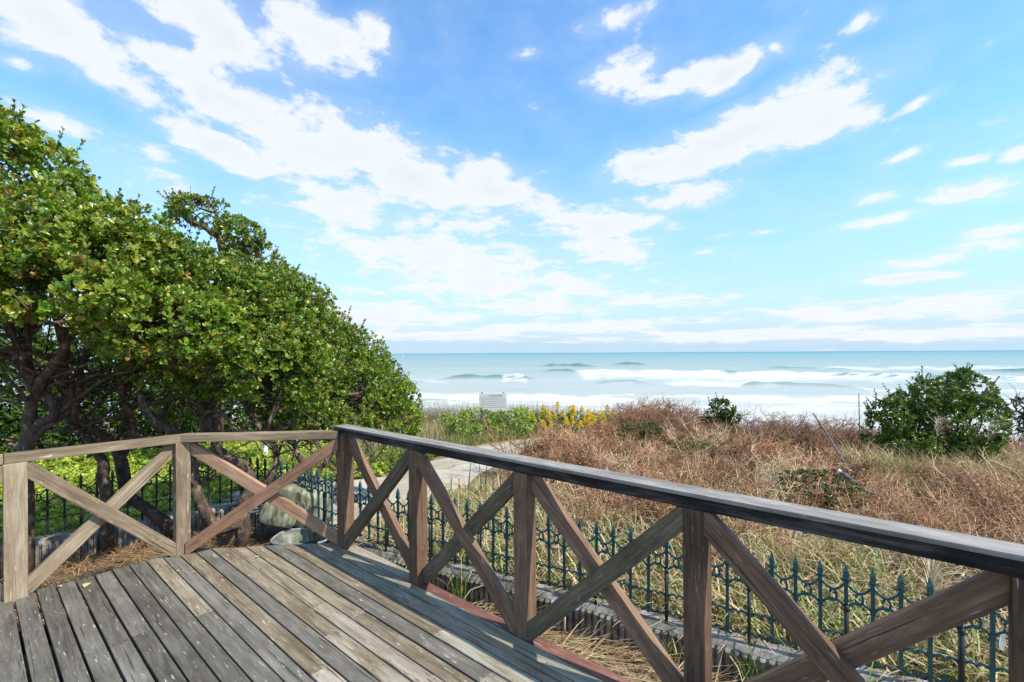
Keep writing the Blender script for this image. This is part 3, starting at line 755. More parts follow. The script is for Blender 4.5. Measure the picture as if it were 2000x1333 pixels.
PSM = post_mesh()
def recolour(me, mt):
    c = me.copy(); c.materials.clear(); c.materials.append(mt); return c
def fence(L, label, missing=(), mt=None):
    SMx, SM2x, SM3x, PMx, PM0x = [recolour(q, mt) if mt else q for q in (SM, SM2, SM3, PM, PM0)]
    base = np.array([*L[0], ZW1]); root = thing('iron_fence', label, 'fence', tuple(base))
    P, D = resample(L, 4*SP)
    for i in range(len(P)-1):
        d = P[i+1]-P[i]; ln = np.linalg.norm(d); yaw = math.atan2(d[1], d[0])
        pn_ = bpy.data.objects.new('fence_panel', SMx); COL.objects.link(pn_); pn_.parent = root
        pn_.location = (P[i][0]-base[0], P[i][1]-base[1], .004); pn_.rotation_euler = (rng.normal(0, .012), rng.normal(0, .004), yaw)
        pn_.scale = (ln/(4*SP), 1, 1)
        for me_ in (SM2x, SM3x):
            c = bpy.data.objects.new('foot_rail', me_); COL.objects.link(c); c.parent = pn_
        for k_ in range(4):
            c = bpy.data.objects.new('picket', PM0x if (i, k_) in missing else PMx); COL.objects.link(c); c.parent = pn_
            c.location = (k_*SP, 0, 0)
        c = bpy.data.objects.new('support_post', PSM); COL.objects.link(c); c.parent = root
        nn = np.array([d[1], -d[0]])/ln
        c.location = (P[i][0]+nn[0]*.02-base[0], P[i][1]+nn[1]*.02-base[1], -.002)
    return root
fence(WR, 'blue green ornamental iron fence with spear finials on the ribbed wall beyond the right railing', {(9, 3)})
fence(WLt, 'ornamental iron fence behind the left railing, tree shade put into its dark colour', mt=M['iron_black_and_shaded'])  # same iron as the right run, tree shade painted in by darker colour

# ------------------------------------------------------------------ trees
G1 = [(.125,.215,.018), (.170,.265,.026), (.085,.165,.018), (.235,.30,.038), (.30,.32,.05), (.34,.23,.045)]
GP = [.29, .29, .15, .17, .08, .02]
def crown_points(lobes, per, jit=.10, seed=0, cut=.15, squash=True):
    Ps, Ns = [], []
    for li, (cx, cy, cz, rx, ry, rz) in enumerate(lobes):
        ar = (rx*ry+ry*rz+rx*rz)/3; n = int(per*ar)
        d = unit(rng.normal(size=(n*2, 3)))
        d = d[(d[:, 2] > -.75)][:n]
        r = 1-np.abs(rng.normal(0, .16, len(d)))
        p = d*r[:, None]
        rad = np.array([rx, ry, rz])
        q = np.array([cx, cy, cz])+p*rad
        k_ = 1+.14*wob(q, 3.2, seed+li)+.07*wob(q, 8.5, seed+li+3)
        q = np.array([cx, cy, cz])+p*rad*k_[:, None]
        keep = wob(q, 5.5, seed+1)+.5*wob(q, 12, seed) > -.62+cut
        # drop points buried inside another lobe
        for lj, (ax, ay, az_, bx, by, bz) in enumerate(lobes):
            if lj != li:
                keep &= (np.sum(((q-np.array([ax, ay, az_]))/np.array([bx, by, bz]))**2, 1) > .45)
        nrm = unit(d/rad)
        Ps.append(q[keep]); Ns.append(nrm[keep])
    return np.concatenate(Ps), np.concatenate(Ns)
def tree(name, label, cat, base, trunks, lobes, per=900, leaf=.062, k=7, limbs=26, group=None, cols=G1, pc=GP, seed=0, wide=1.0, mt='leaf', cut=.27, twigs=60, shoot=60, tangle=0):
    root = thing(name, label, cat, tuple(base), group)
    s = Soup()
    lob = np.array(lobes)
    for (pts, ra, rb) in trunks:
        P = spline(pts, 16); P[1:-1] += rng.normal(0, .012, (14, 3))
        tubes(s, P, np.linspace(ra, rb, 16)*.78*(1+.12*np.sin(np.arange(16)*1.3+seed)), 8)
    ends = [np.array(t[0][-1]) for t in trunks]; mids = [spline(t[0], 16)[j] for t in trunks for j in (7, 9, 11, 13, 15)]
    mids = np.array(mids)
    for q in range(limbs):
        l = lob[rng.integers(len(lob))]; tgt = l[:3]+unit(rng.normal(size=3))*l[3:]*rng.uniform(.35, .8)
        if tgt[2] < base[2]+.6: continue
        a = mids[np.argmin(np.linalg.norm(mids-tgt, axis=1)+rng.uniform(0, .5, len(mids)))]
        L_ = np.linalg.norm(tgt-a); m1 = a*.65+tgt*.35+rng.normal(0, .09*L_, 3); m2 = a*.3+tgt*.7+rng.normal(0, .09*L_, 3)
        ra = rng.uniform(.012, .026)*min(1.4, .5+L_)
        P = spline([a, m1, m2, tgt], 10); tubes(s, P, np.linspace(ra, .005, 10), 6)
        for z in range(3):                       # side twigs
            a2 = P[rng.integers(4, 9)]; t2 = a2+unit(unit(tgt-a)*.8+rng.normal(size=3))*rng.uniform(.12, .3)
            tubes(s, spline([a2, (a2+t2)/2+rng.normal(0, .03, 3), t2], 6), np.linspace(ra*.4, .003, 6), 4)
    for q in range(tangle):
        a = mids[rng.integers(len(trunks))*5+rng.integers(2)]; t2 = a+np.array([rng.normal(0, .4), rng.normal(0, .25), rng.uniform(.2, .7)])
        P = spline([a, a*.6+t2*.4+rng.normal(0, .08, 3), a*.25+t2*.75+rng.normal(0, .08, 3), t2], 9); tubes(s, P, np.linspace(rng.uniform(.008, .018), .004, 9), 5)
    s.obj('trunk', M['bark'], root, smooth=True)
    s = Soup()
    P, Nn = crown_points(lobes, per, seed=seed, cut=cut)
    ax = unit(Nn*.75+np.array([.15, -.10, .55])+rng.normal(0, .38, P.shape))
    hue = wob(P, 2.1, seed+5)
    C = pick(cols, len(P), pc, .22)*(1+.22*hue[:, None])
    rosettes(s, P, ax, k, np.full(len(P), leaf)*rng.uniform(.55, 1.4, len(P)), C, wide, fine=(mt == 'leaf'))
    # leafy shoots standing out of the crown's outline
    if shoot:
        idx = rng.choice(np.where(Nn[:, 2] > .15)[0], shoot)
        up = unit(Nn[idx]*.7+np.array([0, 0, .7])+rng.normal(0, .2, (shoot, 3)))
        ln = rng.uniform(.10, .24, shoot)
        for f_ in np.linspace(.35, 1, 4):
            rosettes(s, P[idx]+up*(ln*f_)[:, None], up, 4, np.full(shoot, leaf*.8), pick(cols, shoot, pc), wide, (.3, .8), True)
        tubes(s, np.stack([P[idx]-up*.05, P[idx]+up*ln[:, None]], 1), np.stack([np.full(shoot, .004), np.full(shoot, .002)], 1), 4, np.tile((.09, .065, .04), (shoot, 1)))
    s.obj('crown', M[mt], root)
    return root
def T_(*pts): return [P3(*p) for p in pts]
gA = np.array([-4.35, 4.05, -.4])
tree('coastal_tree', 'tall dense evergreen tree rising highest at the left edge', 'tree', gA,
     [([gA, P3(40,900,4.1), P3(70,780,4.05), P3(120,690,3.9), P3(150,600,3.8)], .075, .03),
      ([gA+np.array([.12,.05,0]), P3(60,860,4.1), P3(110,800,4.1), P3(30,700,4.0), P3(20,580,4.0)], .06, .025),
      ([P3(70,780,4.05), P3(50,720,4.0), P3(55,650,3.9), P3(70,560,3.8)], .04, .02),
      ([P3(60,860,4.1), P3(130,790,4.2), P3(125,700,4.1), P3(100,600,4.0)], .045, .02)],
     [(-4.35,3.95,2.75,.85,.8,.72), (-3.55,3.75,2.30,.72,.75,.55), (-4.9,3.4,2.9,.7,.8,.75), (-3.9,3.15,2.12,.62,.5,.42), (-3.2,3.35,2.0,.5,.45,.30), (-4.35,3.6,3.22,.55,.6,.44)], per=6000, leaf=.047, limbs=46, tangle=40, seed=1, wide=1.1, pc=[.20, .27, .10, .25, .15, .03])
gB = np.array([-4.02, 4.65, -.4])
tree('coastal_tree', 'evergreen tree with a leaning dark trunk, second from the left, round leafy crown', 'tree', gB,
     [([gB, P3(202,960,4.6), P3(200,900,4.55), P3(160,840,4.5), P3(150,760,4.4), P3(190,660,4.2)], .075, .03),
      ([gB+np.array([.55,.35,0]), P3(262,980,4.9), P3(235,900,4.9), P3(215,860,4.8), P3(120,800,4.6), P3(70,740,4.4), P3(40,640,4.2)], .085, .03),
      ([P3(235,900,4.9), P3(262,840,4.8), P3(230,740,4.5), P3(270,640,4.3)], .05, .025)],
     [(-3.35,4.25,2.22,.78,.75,.50), (-2.85,3.95,1.80,.60,.55,.38), (-3.75,4.4,2.5,.6,.6,.5), (-3.1,4.6,1.95,.7,.6,.55), (-2.75,4.3,1.55,.4,.35,.22), (*P3(320,720,4.5),.36,.3,.24), (*P3(215,740,4.8),.26,.25,.16), (*P3(130,750,4.6),.18,.2,.12)], per=5700, leaf=.045, limbs=46, tangle=40, seed=2, wide=1.05)
gC = np.array([-2.72, 4.72, -.4])
tree('coastal_tree', 'evergreen tree with thick lichen spotted trunk bending left behind the middle railing', 'tree', gC,
     [([gC, P3(478,1010,4.7), P3(425,1035,4.6), P3(385,980,4.6), P3(372,900,4.6), P3(345,850,4.6), P3(290,810,4.5), P3(275,770,4.4)], .105, .035),
      ([P3(470,1000,4.75), P3(490,930,4.8), P3(430,880,4.8), P3(405,820,4.7), P3(380,760,4.6), P3(400,650,4.6)], .085, .03),
      ([P3(480,990,4.8), P3(520,940,4.9), P3(540,880,5.0), P3(480,800,5.0), P3(440,700,5.0)], .06, .025)],
     [(-2.95,5.0,1.95,.90,.8,.62), (-2.45,4.75,1.45,.62,.6,.45), (-3.35,5.4,2.25,.7,.7,.50), (-2.75,5.4,1.9,.75,.7,.6), (-3.2,5.4,1.35,.7,.5,.35), (-2.6,5.2,1.05,.35,.3,.22), (*P3(420,745,4.7),.40,.35,.28), (*P3(355,800,5.3),.35,.3,.2)], per=5400, leaf=.043, limbs=50, tangle=36, seed=3, wide=.95)
gD = np.array([-2.18, 4.72, -.4])
tree('coastal_tree', 'many stemmed evergreen tree behind the corner post, crown sloping down towards the sea', 'tree', gD,
     [([gD, P3(566,1030,4.8), P3(600,985,4.95), P3(605,930,5.0), P3(575,880,5.1), P3(565,845,5.2), P3(520,790,5.4), P3(512,740,5.5)], .05, .022),
      ([P3(600,985,4.95), P3(618,930,5.0), P3(640,890,5.1), P3(660,800,5.4), P3(650,740,5.6)], .045, .02),
      ([P3(600,985,4.95), P3(650,955,5.1), P3(662,900,5.3), P3(700,800,5.7)], .035, .015),
      ([P3(600,985,4.95), P3(655,960,5.0), P3(690,900,5.2), P3(740,860,5.5)], .03, .012)],
     [(-2.35,5.9,1.42,.80,.75,.52), (-1.95,6.0,.98,.62,.6,.42), (-2.6,6.0,1.75,.62,.6,.50), (-1.55,6.1,.66,.42,.42,.32), (-1.42,6.0,.98,.26,.3,.22), (-2.35,5.5,.95,.6,.5,.45), (-2.0,5.5,.75,.35,.35,.25)], per=5600, leaf=.045, limbs=44, tangle=24, seed=4, wide=.92)
gE = np.array([-5.2, 8.2, -.5])
tree('coastal_tree', 'taller tree with bare forked limbs showing, standing behind the hedge of trees', 'tree', gE,
     [([gE, P3(430,760,8.2), P3(450,600,8.1), P3(432,474,8.0), P3(405,448,8.0), P3(370,430,8.0), P3(350,410,8.0)], .13, .03),
      ([P3(432,474,8.0), P3(428,440,8.0), P3(420,410,8.0), P3(400,385,8.0)], .05, .02),
      ([P3(450,560,8.1), P3(470,500,8.2), P3(480,460,8.2)], .06, .02)],
     [(-5.30,8.0,3.95,.52,.5,.26), (-4.66,8.05,3.60,.38,.4,.30), (-4.55,8.2,3.15,.55,.5,.40), (-4.2,8.1,2.6,.62,.6,.55), (-5.55,8.0,4.12,.26,.3,.17), (-3.75,7.9,1.9,.6,.6,.6), (-5.2,8.3,2.3,1.0,.7,.45)], per=3000, leaf=.058, limbs=40, seed=5, shoot=50, cut=.3)
# darker growth standing behind the fence, seen between the stems
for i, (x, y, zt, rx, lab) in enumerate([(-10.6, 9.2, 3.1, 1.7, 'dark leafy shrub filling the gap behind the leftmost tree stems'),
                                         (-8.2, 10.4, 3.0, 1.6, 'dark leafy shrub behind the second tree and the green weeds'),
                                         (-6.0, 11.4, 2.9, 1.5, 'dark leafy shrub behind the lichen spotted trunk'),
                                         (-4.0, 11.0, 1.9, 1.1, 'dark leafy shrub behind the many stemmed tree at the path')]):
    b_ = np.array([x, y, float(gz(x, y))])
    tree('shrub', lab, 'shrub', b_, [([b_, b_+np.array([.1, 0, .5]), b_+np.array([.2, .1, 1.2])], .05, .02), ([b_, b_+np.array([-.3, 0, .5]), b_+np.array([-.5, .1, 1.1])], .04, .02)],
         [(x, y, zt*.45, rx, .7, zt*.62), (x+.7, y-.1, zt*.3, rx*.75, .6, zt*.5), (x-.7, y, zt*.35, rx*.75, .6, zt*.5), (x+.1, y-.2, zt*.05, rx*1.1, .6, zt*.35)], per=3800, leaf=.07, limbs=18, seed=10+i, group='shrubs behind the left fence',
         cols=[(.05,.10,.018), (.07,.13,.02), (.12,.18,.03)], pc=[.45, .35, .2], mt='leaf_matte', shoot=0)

# evergreen bush standing alone against the sea
bb = G(1830, 880); bb = np.array([8.6*(1830-1000)/F, 8.6, float(gz(8.6*.9, 8.6))])
def bush(name, label, cat, lobes, base, per, leaf, seed, cols=None, pc=None, **kw):
    return tree(name, label, cat, base, [([base, base+np.array([.15,0,.4]), base+np.array([.3,.05,.8])], .05, .02), ([base, base+np.array([-.2,0,.4]), base+np.array([-.4,.05,.7])], .045, .02)],
                lobes, per=per, leaf=leaf, seed=seed, cols=cols or G1, pc=pc or GP, **kw)
bd = 8.6
def lobe(px, py, rpx, rpy, d, depth=.8): p = P3(px, py, d); return (*p, rpx*d/F, min(rpx*d/F, depth), rpy*d/F)
bush('evergreen_bush', 'dark green rounded evergreen bush standing alone against the sea at right', 'bush',
     [lobe(1880,768,48,42,bd), lobe(1835,780,48,42,bd), lobe(1790,795,45,40,bd), lobe(1745,820,42,40,bd), lobe(1712,846,28,30,bd), lobe(1920,802,34,38,bd), lobe(1850,832,85,45,bd), lobe(1797,762,20,24,bd), lobe(1845,748,18,22,bd), lobe(1885,738,18,18,bd), lobe(1775,868,60,30,bd-.2), lobe(1870,870,60,30,bd-.3)],
     bb, 4600, .055, 21, cols=[(.075,.14,.022), (.105,.185,.026), (.15,.21,.035), (.22,.19,.05)], pc=[.42, .38, .16, .04], limbs=26, shoot=110, mt='leaf', cut=.38)
b2 = G(1395, 838); d2_ = 11.5; b2 = np.array([(1395-1000)/F*d2_, d2_, float(gz((1395-1000)/F*d2_, d2_))])
bush('evergreen_bush', 'small green bush poking out of the brown thicket against the white surf', 'bush',
     [lobe(1410,800,26,22,d2_), lobe(1390,815,24,25,d2_), lobe(1425,815,20,25,d2_), lobe(1415,850,30,35,d2_)], b2, 5000, .05, 22,
     cols=[(.05,.10,.014), (.09,.14,.02), (.14,.13,.03)], pc=[.5, .4, .1], limbs=12, shoot=16)
d3_ = 8.2; b3 = np.array([(2010-1000)/F*d3_, d3_, float(gz((2010-1000)/F*d3_, d3_))])
tree('wind_bent_shrub', 'bare twiggy shrub with few dark leaves at the right edge of the view', 'shrub', b3,
     [([b3, P3(2005,830,d3_), P3(1985,800,d3_), P3(1975,780,d3_)], .03, .012), ([b3, P3(2020,820,d3_), P3(2030,770,d3_)], .03, .012)],
     [lobe(1990,780,16,12,d3_), lobe(1992,835,22,26,d3_), lobe(2050,800,50,40,d3_)], per=900, leaf=.05, limbs=26, seed=23, cols=[(.04,.07,.016), (.10,.07,.03)], pc=[.7, .3], shoot=8)

# ------------------------------------------------------------------ low vegetation
DRY = [(.40,.27,.15), (.30,.18,.10), (.50,.37,.22), (.22,.12,.075)]
STRAW = [(.55,.43,.25), (.45,.33,.18), (.62,.52,.33), (.36,.22,.12)]
GREEN = [(.10,.17,.03), (.14,.20,.04), (.075,.13,.025)]
def in_poly(x, y, poly):
    poly = np.asarray(poly); c = np.zeros(len(x), bool); j = len(poly)-1
    for i in range(len(poly)):
        xi, yi = poly[i]; xj, yj = poly[j]
        c ^= ((yi > y) != (yj > y)) & (x < (xj-xi)*(y-yi)/(yj-yi+1e-12)+xi); j = i
    return c
def scatter(poly, n):
    poly = np.asarray(poly, float); lo, hi = poly.min(0), poly.max(0); out = []
    tot = 0
    while tot < n:
        p = rng.uniform(lo, hi, (n*2, 2)); p = p[in_poly(p[:, 0], p[:, 1], poly)]; out.append(p); tot += len(p)
    p = np.concatenate(out)[:n]
    return np.concatenate([p, gz(p[:, 0], p[:, 1])[:, None]], 1)
path_poly = np.concatenate([left, right[::-1]])
def off_path(p): return p[~in_poly(p[:, 0], p[:, 1], path_poly)]
def beyond_wall(p, m=.1):
    yl = np.interp(p[:, 0], WR[:, 0], WR[:, 1]); return p[(p[:, 1] > yl+m) | (p[:, 0] > 2.6)]
# brown twiggy thicket
def twig_clump(n=9):
    """one bare branching bush, about 1 tall: main stems, side branches, twigs"""
    P, Rr = [], []
    def add(p0, d, L, r0, r1, curve):
        c = rng.normal(0, curve*L, 3); q = np.array([p0+d*L*t+c*4*t*(1-t)*.5+np.array([0, 0, -.10*L*t*t]) for t in (0, .34, .67, 1)])
        P.append(q); Rr.append(np.linspace(r0, r1, 4)); return q
    for i in range(n):
        a = rng.uniform(0, 6.28); r = rng.uniform(0, .16); sp = abs(rng.normal(0, .62))
        d = unit(np.array([math.cos(a)*sp, math.sin(a)*sp, 1.0])); L = rng.uniform(.65, 1.1)
        m = add(np.array([r*math.cos(a), r*math.sin(a), 0]), d, L, .0098, .0034, .16)
        for b_ in range(6):
            f = rng.uniform(.28, .97)*3; k_ = min(int(f), 2); q = m[k_]+(m[k_+1]-m[k_])*(f-k_)
            d2 = unit(d*.8+rng.normal(0, .62, 3)+np.array([0, 0, .15])); m2 = add(q, d2, rng.uniform(.18, .46), .0046, .0023, .16)
            for c_ in range(4):
                f = rng.uniform(.2, 1.0)*2.99; k2 = int(f); q2 = m2[k2]+(m2[k2+1]-m2[k2])*(f-k2)
                add(q2, unit(d2*.6+rng.normal(0, .7, 3)+np.array([0, 0, .1])), rng.uniform(.07, .22), .0028, .0015, .12)
    return np.array(P), np.array(Rr)
CLUMPS = [twig_clump() for _ in range(6)]
def thicket(soup, pos, hgt, cols, pc=None, thick=1.0):
    for ci, (P, Rr) in enumerate(CLUMPS):
        sel = np.arange(len(pos)) % len(CLUMPS) == ci; p = pos[sel]; h = hgt[sel]; n = len(p)
        if not n: continue
        a = rng.uniform(0, 6.28, n); ca, sa = np.cos(a), np.sin(a)
        Q = P[None].repeat(n, 0)
        x = Q[..., 0]*ca[:, None, None]-Q[..., 1]*sa[:, None, None]; y = Q[..., 0]*sa[:, None, None]+Q[..., 1]*ca[:, None, None]
        Q = np.stack([x*h[:, None, None]*1.1, y*h[:, None, None]*1.1, Q[..., 2]*h[:, None, None]], -1)+p[:, None, None, :]
        m_ = P.shape[0]
        C = np.repeat(pick(cols, n, pc, .2), m_, 0)*rng.uniform(.65, 1.3, (n*m_, 1))
        rd = (Rr[None]*thick*np.sqrt(np.maximum(p[:, 1], 3)/6)[:, None, None]).reshape(-1, 4)
        tubes(soup, Q.reshape(-1, 4, 3), rd, 3, C, cap=False)
zone = [(.45,9.2),(1.0,10.2),(2.3,11.3),(3.4,13.2),(12,12.6),(14,9),(12,4.2),(5,2.2),(2.4,2.6),(1.6,3.3),(.85,3.9),(.7,5.0),(.1,6.4),(.05,7.8)]
pz = beyond_wall(off_path(scatter(zone, 820)), .45)
def clear(p, x0, x1, y0, y1): return p[~((p[:, 0] > x0) & (p[:, 0] < x1) & (p[:, 1] > y0) & (p[:, 1] < y1))]
pz = clear(clear(clear(clear(pz, 2.85, 4.15, 4.5, 5.9), 1.7, 2.9, 8.3, 9.8), 2.7, 3.6, 7.0, 8.4), 6.3, 9.3, 7.2, 8.4)
hz = rng.uniform(.50, .86, len(pz))*(1+.38*wob(pz, 1.0, 2))*np.where((pz[:, 1] > 9.0) & (pz[:, 0] < 2.6), .70, 1)*np.where((pz[:, 1] > 8.0) & (pz[:, 0] > 4.8) & (pz[:, 0] < 8.0), .62, 1)*np.where((pz[:, 1] > 9.6) & (pz[:, 0] > 3.0) & (pz[:, 0] < 4.9), 1.28, 1)
s = Soup(); thicket(s, pz, hz, [(.46,.262,.142), (.33,.170,.095), (.63,.46,.285), (.17,.095,.058)], [.40, .29, .16, .15])
nb = 26000; pb = beyond_wall(off_path(scatter(zone, nb)), .3); nb = len(pb); pb[:, 2] += rng.uniform(.03, .5, nb)
Yv = unit(rng.normal(size=(nb, 3))); Xv, Zv = frames(Yv)
inst(s, LV, L3, L4, pb, Xv, Yv, Zv, np.stack([np.full(nb, .03), rng.uniform(.02, .05, nb), np.full(nb, .03)], 1), pick([(.52,.31,.16), (.66,.48,.28), (.34,.17,.085), (.19,.23,.05)], nb, [.37, .25, .16, .22]))
o = s.obj('dry_thicket', M['twig'], None, loc=(3, 7, -.6)); tag(o, 'reddish brown twiggy thicket covering the slope to the sea', 'thicket', kind='stuff')
# second, sparse band of tall stems on the skyline
sk = scatter([(1.6,11.3),(3.0,12.6),(8,12.0),(9.5,10.2),(7.5,10.4),(4.2,11)], 80)
s = Soup(); thicket(s, sk, rng.uniform(.6, 1.0, len(sk)), [(.24,.14,.09), (.34,.22,.14)], None, .9)
o = s.obj('dry_stems', M['twig'], None, loc=(4, 11.4, -.8)); tag(o, 'sparse bare stems standing up against the surf', 'stems', kind='stuff')

def grass_stuff(name, label, poly, n, lmin, lmax, w_, cols, pc, a0=.25, bend=1.3, filt=None, cl=None, lean=None):
    p = scatter(poly, n)
    if filt: p = filt(p)
    if cl: p = p[wob(p, cl[0], cl[1]) > cl[2]]
    n = len(p); s = Soup()
    az_ = rng.uniform(0, 6.28, n) if lean is None else rng.normal(lean, .9, n)
    blades(s, p-np.array([0, 0, .02]), az_, rng.uniform(lmin, lmax, n), rng.uniform(.6, 1.3, n)*w_, np.abs(rng.normal(0, a0, n)), rng.normal(bend, .45, n), pick(cols, n, pc, .2))
    o = s.obj(name, M['grass'], None, loc=(float(p[:, 0].mean()), float(p[:, 1].mean()), float(p[:, 2].mean())))
    tag(o, label, 'grass', kind='stuff'); return o
near = [(-1.4,4.3),(-.6,3.95),(.4,3.4),(1.44,2.85),(2.2,2.45),(3.2,1.95),(5,1.6),(6,3.5),(3.2,4.0),(1.9,4.2),(1.2,4.6),(.6,5.6),(-.5,6.0),(-1.2,5.3)]
grass_stuff('dry_grass', 'pale straw and green arching grass growing just beyond the iron fence', near, 13500, .30, .70, .0155, STRAW+[(.34,.38,.14), (.16,.24,.055)], [.21,.18,.15,.08,.19,.19], .24, 1.9, lambda p: beyond_wall(off_path(p), .06))
grass_stuff('dry_grass', 'tan dry grass mixed through the brown thicket', zone, 1800, .3, .8, .0095, DRY+[(.20,.24,.06)], [.3,.2,.28,.08,.14], .3, 1.3, lambda p: beyond_wall(off_path(p), .4))
grass_stuff('green_grass', 'fresh green grass patches in the thicket at right', [(3.4,4.6),(9,6),(10,8.8),(6,8.6),(3.2,6.4)], 11000, .35, .75, .009, [(.15,.23,.045), (.20,.27,.06), (.12,.18,.035), (.33,.32,.11)], [.25,.25,.2,.3], .3, 1.3, None, (.95, 4, .12))
verge = [(-2.2,7.9),(-1.4,9.3),(-.7,10.3),(.9,11.3),(3.0,12.2),(3.4,12.8),(.5,12.9),(-1.5,11.6),(-3.6,10.2),(-4.2,8.0)]
grass_stuff('green_grass', 'mixed green and straw grass on the far side of the path', verge, 15000, .12, .36, .0075, GREEN+[(.42,.34,.18), (.26,.27,.09)], [.24,.2,.12,.22,.22], .3, 1.1, off_path)
grass_stuff('dry_grass', 'tall tan grass left of the leafy green mound beside the path', [(-2.6,8.4),(-1.6,9.1),(-1.4,10.2),(-2.0,11.4),(-3.2,10.6),(-3.1,9.0)], 3000, .35, .75, .007, STRAW+GREEN, [.22,.2,.15,.1,.12,.11,.1], .18, .8, off_path)
grass_stuff('dry_grass', 'thin seeding grass on the crest in front of the white surf', [(-4,12.6),(-1,13.4),(2,13.4),(3.2,12.6),(3.4,13.6),(0,14.6),(-4,14.3)], 5200, .3, .8, .008, [(.36,.26,.17), (.26,.18,.12), (.30,.27,.14), (.14,.17,.05)], [.35,.25,.2,.2], .2, .7, lambda p: p[(np.abs(p[:, 0]+.55) > .62) | (p[:, 1] > 13.8)])
crest_r = [(5.6,7.7),(9.2,6.7),(10.8,7.8),(9.4,8.5),(6,8.5)]
grass_stuff('dry_grass', 'straw coloured arching grass at the foot of the big evergreen bush', crest_r, 11000, .5, 1.05, .012, STRAW+[(.22,.26,.07)], [.28,.24,.2,.1,.18], .22, 1.7)

p = off_path(scatter(zone, 9000)); p = beyond_wall(p[wob(p, 1.5, 9)+.4*wob(p, 4, 2) > .45], .3); p[:, 2] += rng.uniform(.15, .55, len(p))
s = Soup(); rosettes(s, p, unit(np.array([0, 0, 1.])+rng.normal(0, .4, p.shape)), 5, rng.uniform(.025, .05, len(p)), pick([(.10,.15,.035), (.15,.20,.05), (.07,.11,.03), (.22,.22,.07)], len(p)), 1.1, (.5, 1.4))
o = s.obj('ground_cover', M['leaf_matte'], None, loc=(4, 7, -.6)); tag(o, 'dull green leafy creepers tangled through the brown thicket', 'ground cover', kind='stuff')
# bright weeds behind the left fence
weed = [(-8.5,4.5),(-5.0,4.6),(-4.2,5.2),(-3.2,5.85),(-2.5,5.7),(-2.5,7.0),(-2.0,7.6),(-2.4,9.4),(-4,10.6),(-7,10.6),(-12,9.0)]
def keep_weed(p): return p[~((p[:, 0] > -3.9) & in_poly(p[:, 0], p[:, 1], path_poly))]
p = keep_weed(scatter(weed, 17000)); p[:, 2] += np.abs(rng.normal(0, .13, len(p)))*(.6+.6*wob(p, 1.6, 3))
s = Soup(); rosettes(s, p, unit(np.array([0, 0, 1.])+rng.normal(0, .3, p.shape)), 5, rng.uniform(.04, .075, len(p)), pick([(.32,.43,.05), (.40,.50,.07), (.23,.33,.04), (.48,.50,.10)], len(p), [.36,.3,.2,.14]), 1.3, (.6, 1.4))
o = s.obj('ground_cover', M['leaf_matte'], None, loc=(-4.5, 6.6, -.4)); tag(o, 'bright yellow green weeds in sunlight behind the left fence', 'ground cover', kind='stuff')
# low vines by the path verge
p = scatter([(-2.6,7.9),(-2.0,7.7),(-1.3,9.3),(-2.0,9.8),(-3.2,9.2)], 1800); p[:, 2] += np.abs(rng.normal(0, .12, len(p)))
s = Soup(); rosettes(s, p, unit(np.array([0, 0, 1.])+rng.normal(0, .35, p.shape)), 5, rng.uniform(.04, .06, len(p)), pick([(.16,.24,.035), (.11,.18,.03), (.24,.28,.06)], len(p)), 1.2, (.6, 1.4))
o = s.obj('ground_cover', M['leaf_matte'], None, loc=(-2.2, 8.8, -.45)); tag(o, 'low green creeping plants along the left verge of the path', 'ground cover', kind='stuff')

# leafy mounds
def mound(name, label, cat, lobes, per, leaf, cols, pc, base, seed=0, group=None, wide=1.3):
    root = thing(name, label, cat, tuple(base), group)
    s = Soup(); P, Nn = crown_points(lobes, per, seed=seed, cut=.12)
    keep = P[:, 2] > gz(P[:, 0], P[:, 1])-.02; P, Nn = P[keep], Nn[keep]
    rosettes(s, P, unit(Nn*.7+np.array([.1, -.1, .6])+rng.normal(0, .35, P.shape)), 5, np.full(len(P), leaf)*rng.uniform(.7, 1.25, len(P)), pick(cols, len(P), pc, .2)*(1+.2*wob(P, 2.5, seed)[:, None]), wide, (.5, 1.35))
    s.obj('foliage', M['leaf_matte'], root)
    s = Soup()
    for q in range(26):
        t = P[rng.integers(len(P))]; b_ = np.array(base)+np.array([*rng.normal(0, .25, 2), 0])
        tubes(s, spline([b_, b_*.4+t*.6+rng.normal(0, .06, 3), t], 7), np.linspace(.008, .003, 7), 4, np.tile((.16, .11, .06), (1, 1)))
    s.obj('stems', M['twig'], root); return root
KG = [(.19,.31,.04), (.26,.37,.055), (.13,.22,.028), (.34,.41,.09)]
mound('leafy_mound', 'large bright green leafy mound beside the far end of the path, below the notice board', 'bush',
      [(-.95,11.6,-.28,.75,.7,.50), (-.15,11.5,-.30,.72,.7,.50), (.35,11.9,-.25,.6,.6,.46), (-.55,11.1,-.42,.55,.5,.34), (-1.55,11.7,-.35,.55,.55,.40)], 1800, .062, KG, [.34,.3,.22,.14], (-.5, 11.5, -.5), 31)
mound('leafy_mound', 'green leafy bush carrying the patch of yellow flowers near the crest', 'bush',
      [(1.0,12.2,-.35,.6,.5,.42), (1.7,12.4,-.38,.65,.5,.42), (2.35,12.6,-.45,.55,.5,.38)], 1500, .055, [(.11,.18,.03), (.08,.13,.022), (.17,.22,.05)], [.4,.35,.25], (1.6, 12.4, -.55), 32)
gq = G(1600, 985)
mound('leafy_mound', 'low dark leaved creeper clump in the brown thicket beside the fallen pipe', 'bush',
      [lobe(1590,948,60,28,5.6,.4), lobe(1640,965,45,28,5.5,.4), lobe(1550,950,30,16,5.7,.3)], 2300, .042, [(.045,.075,.02), (.07,.10,.026), (.10,.12,.04)], [.45,.38,.17], (3.7, 5.6, float(gz(3.7, 5.6))), 33)
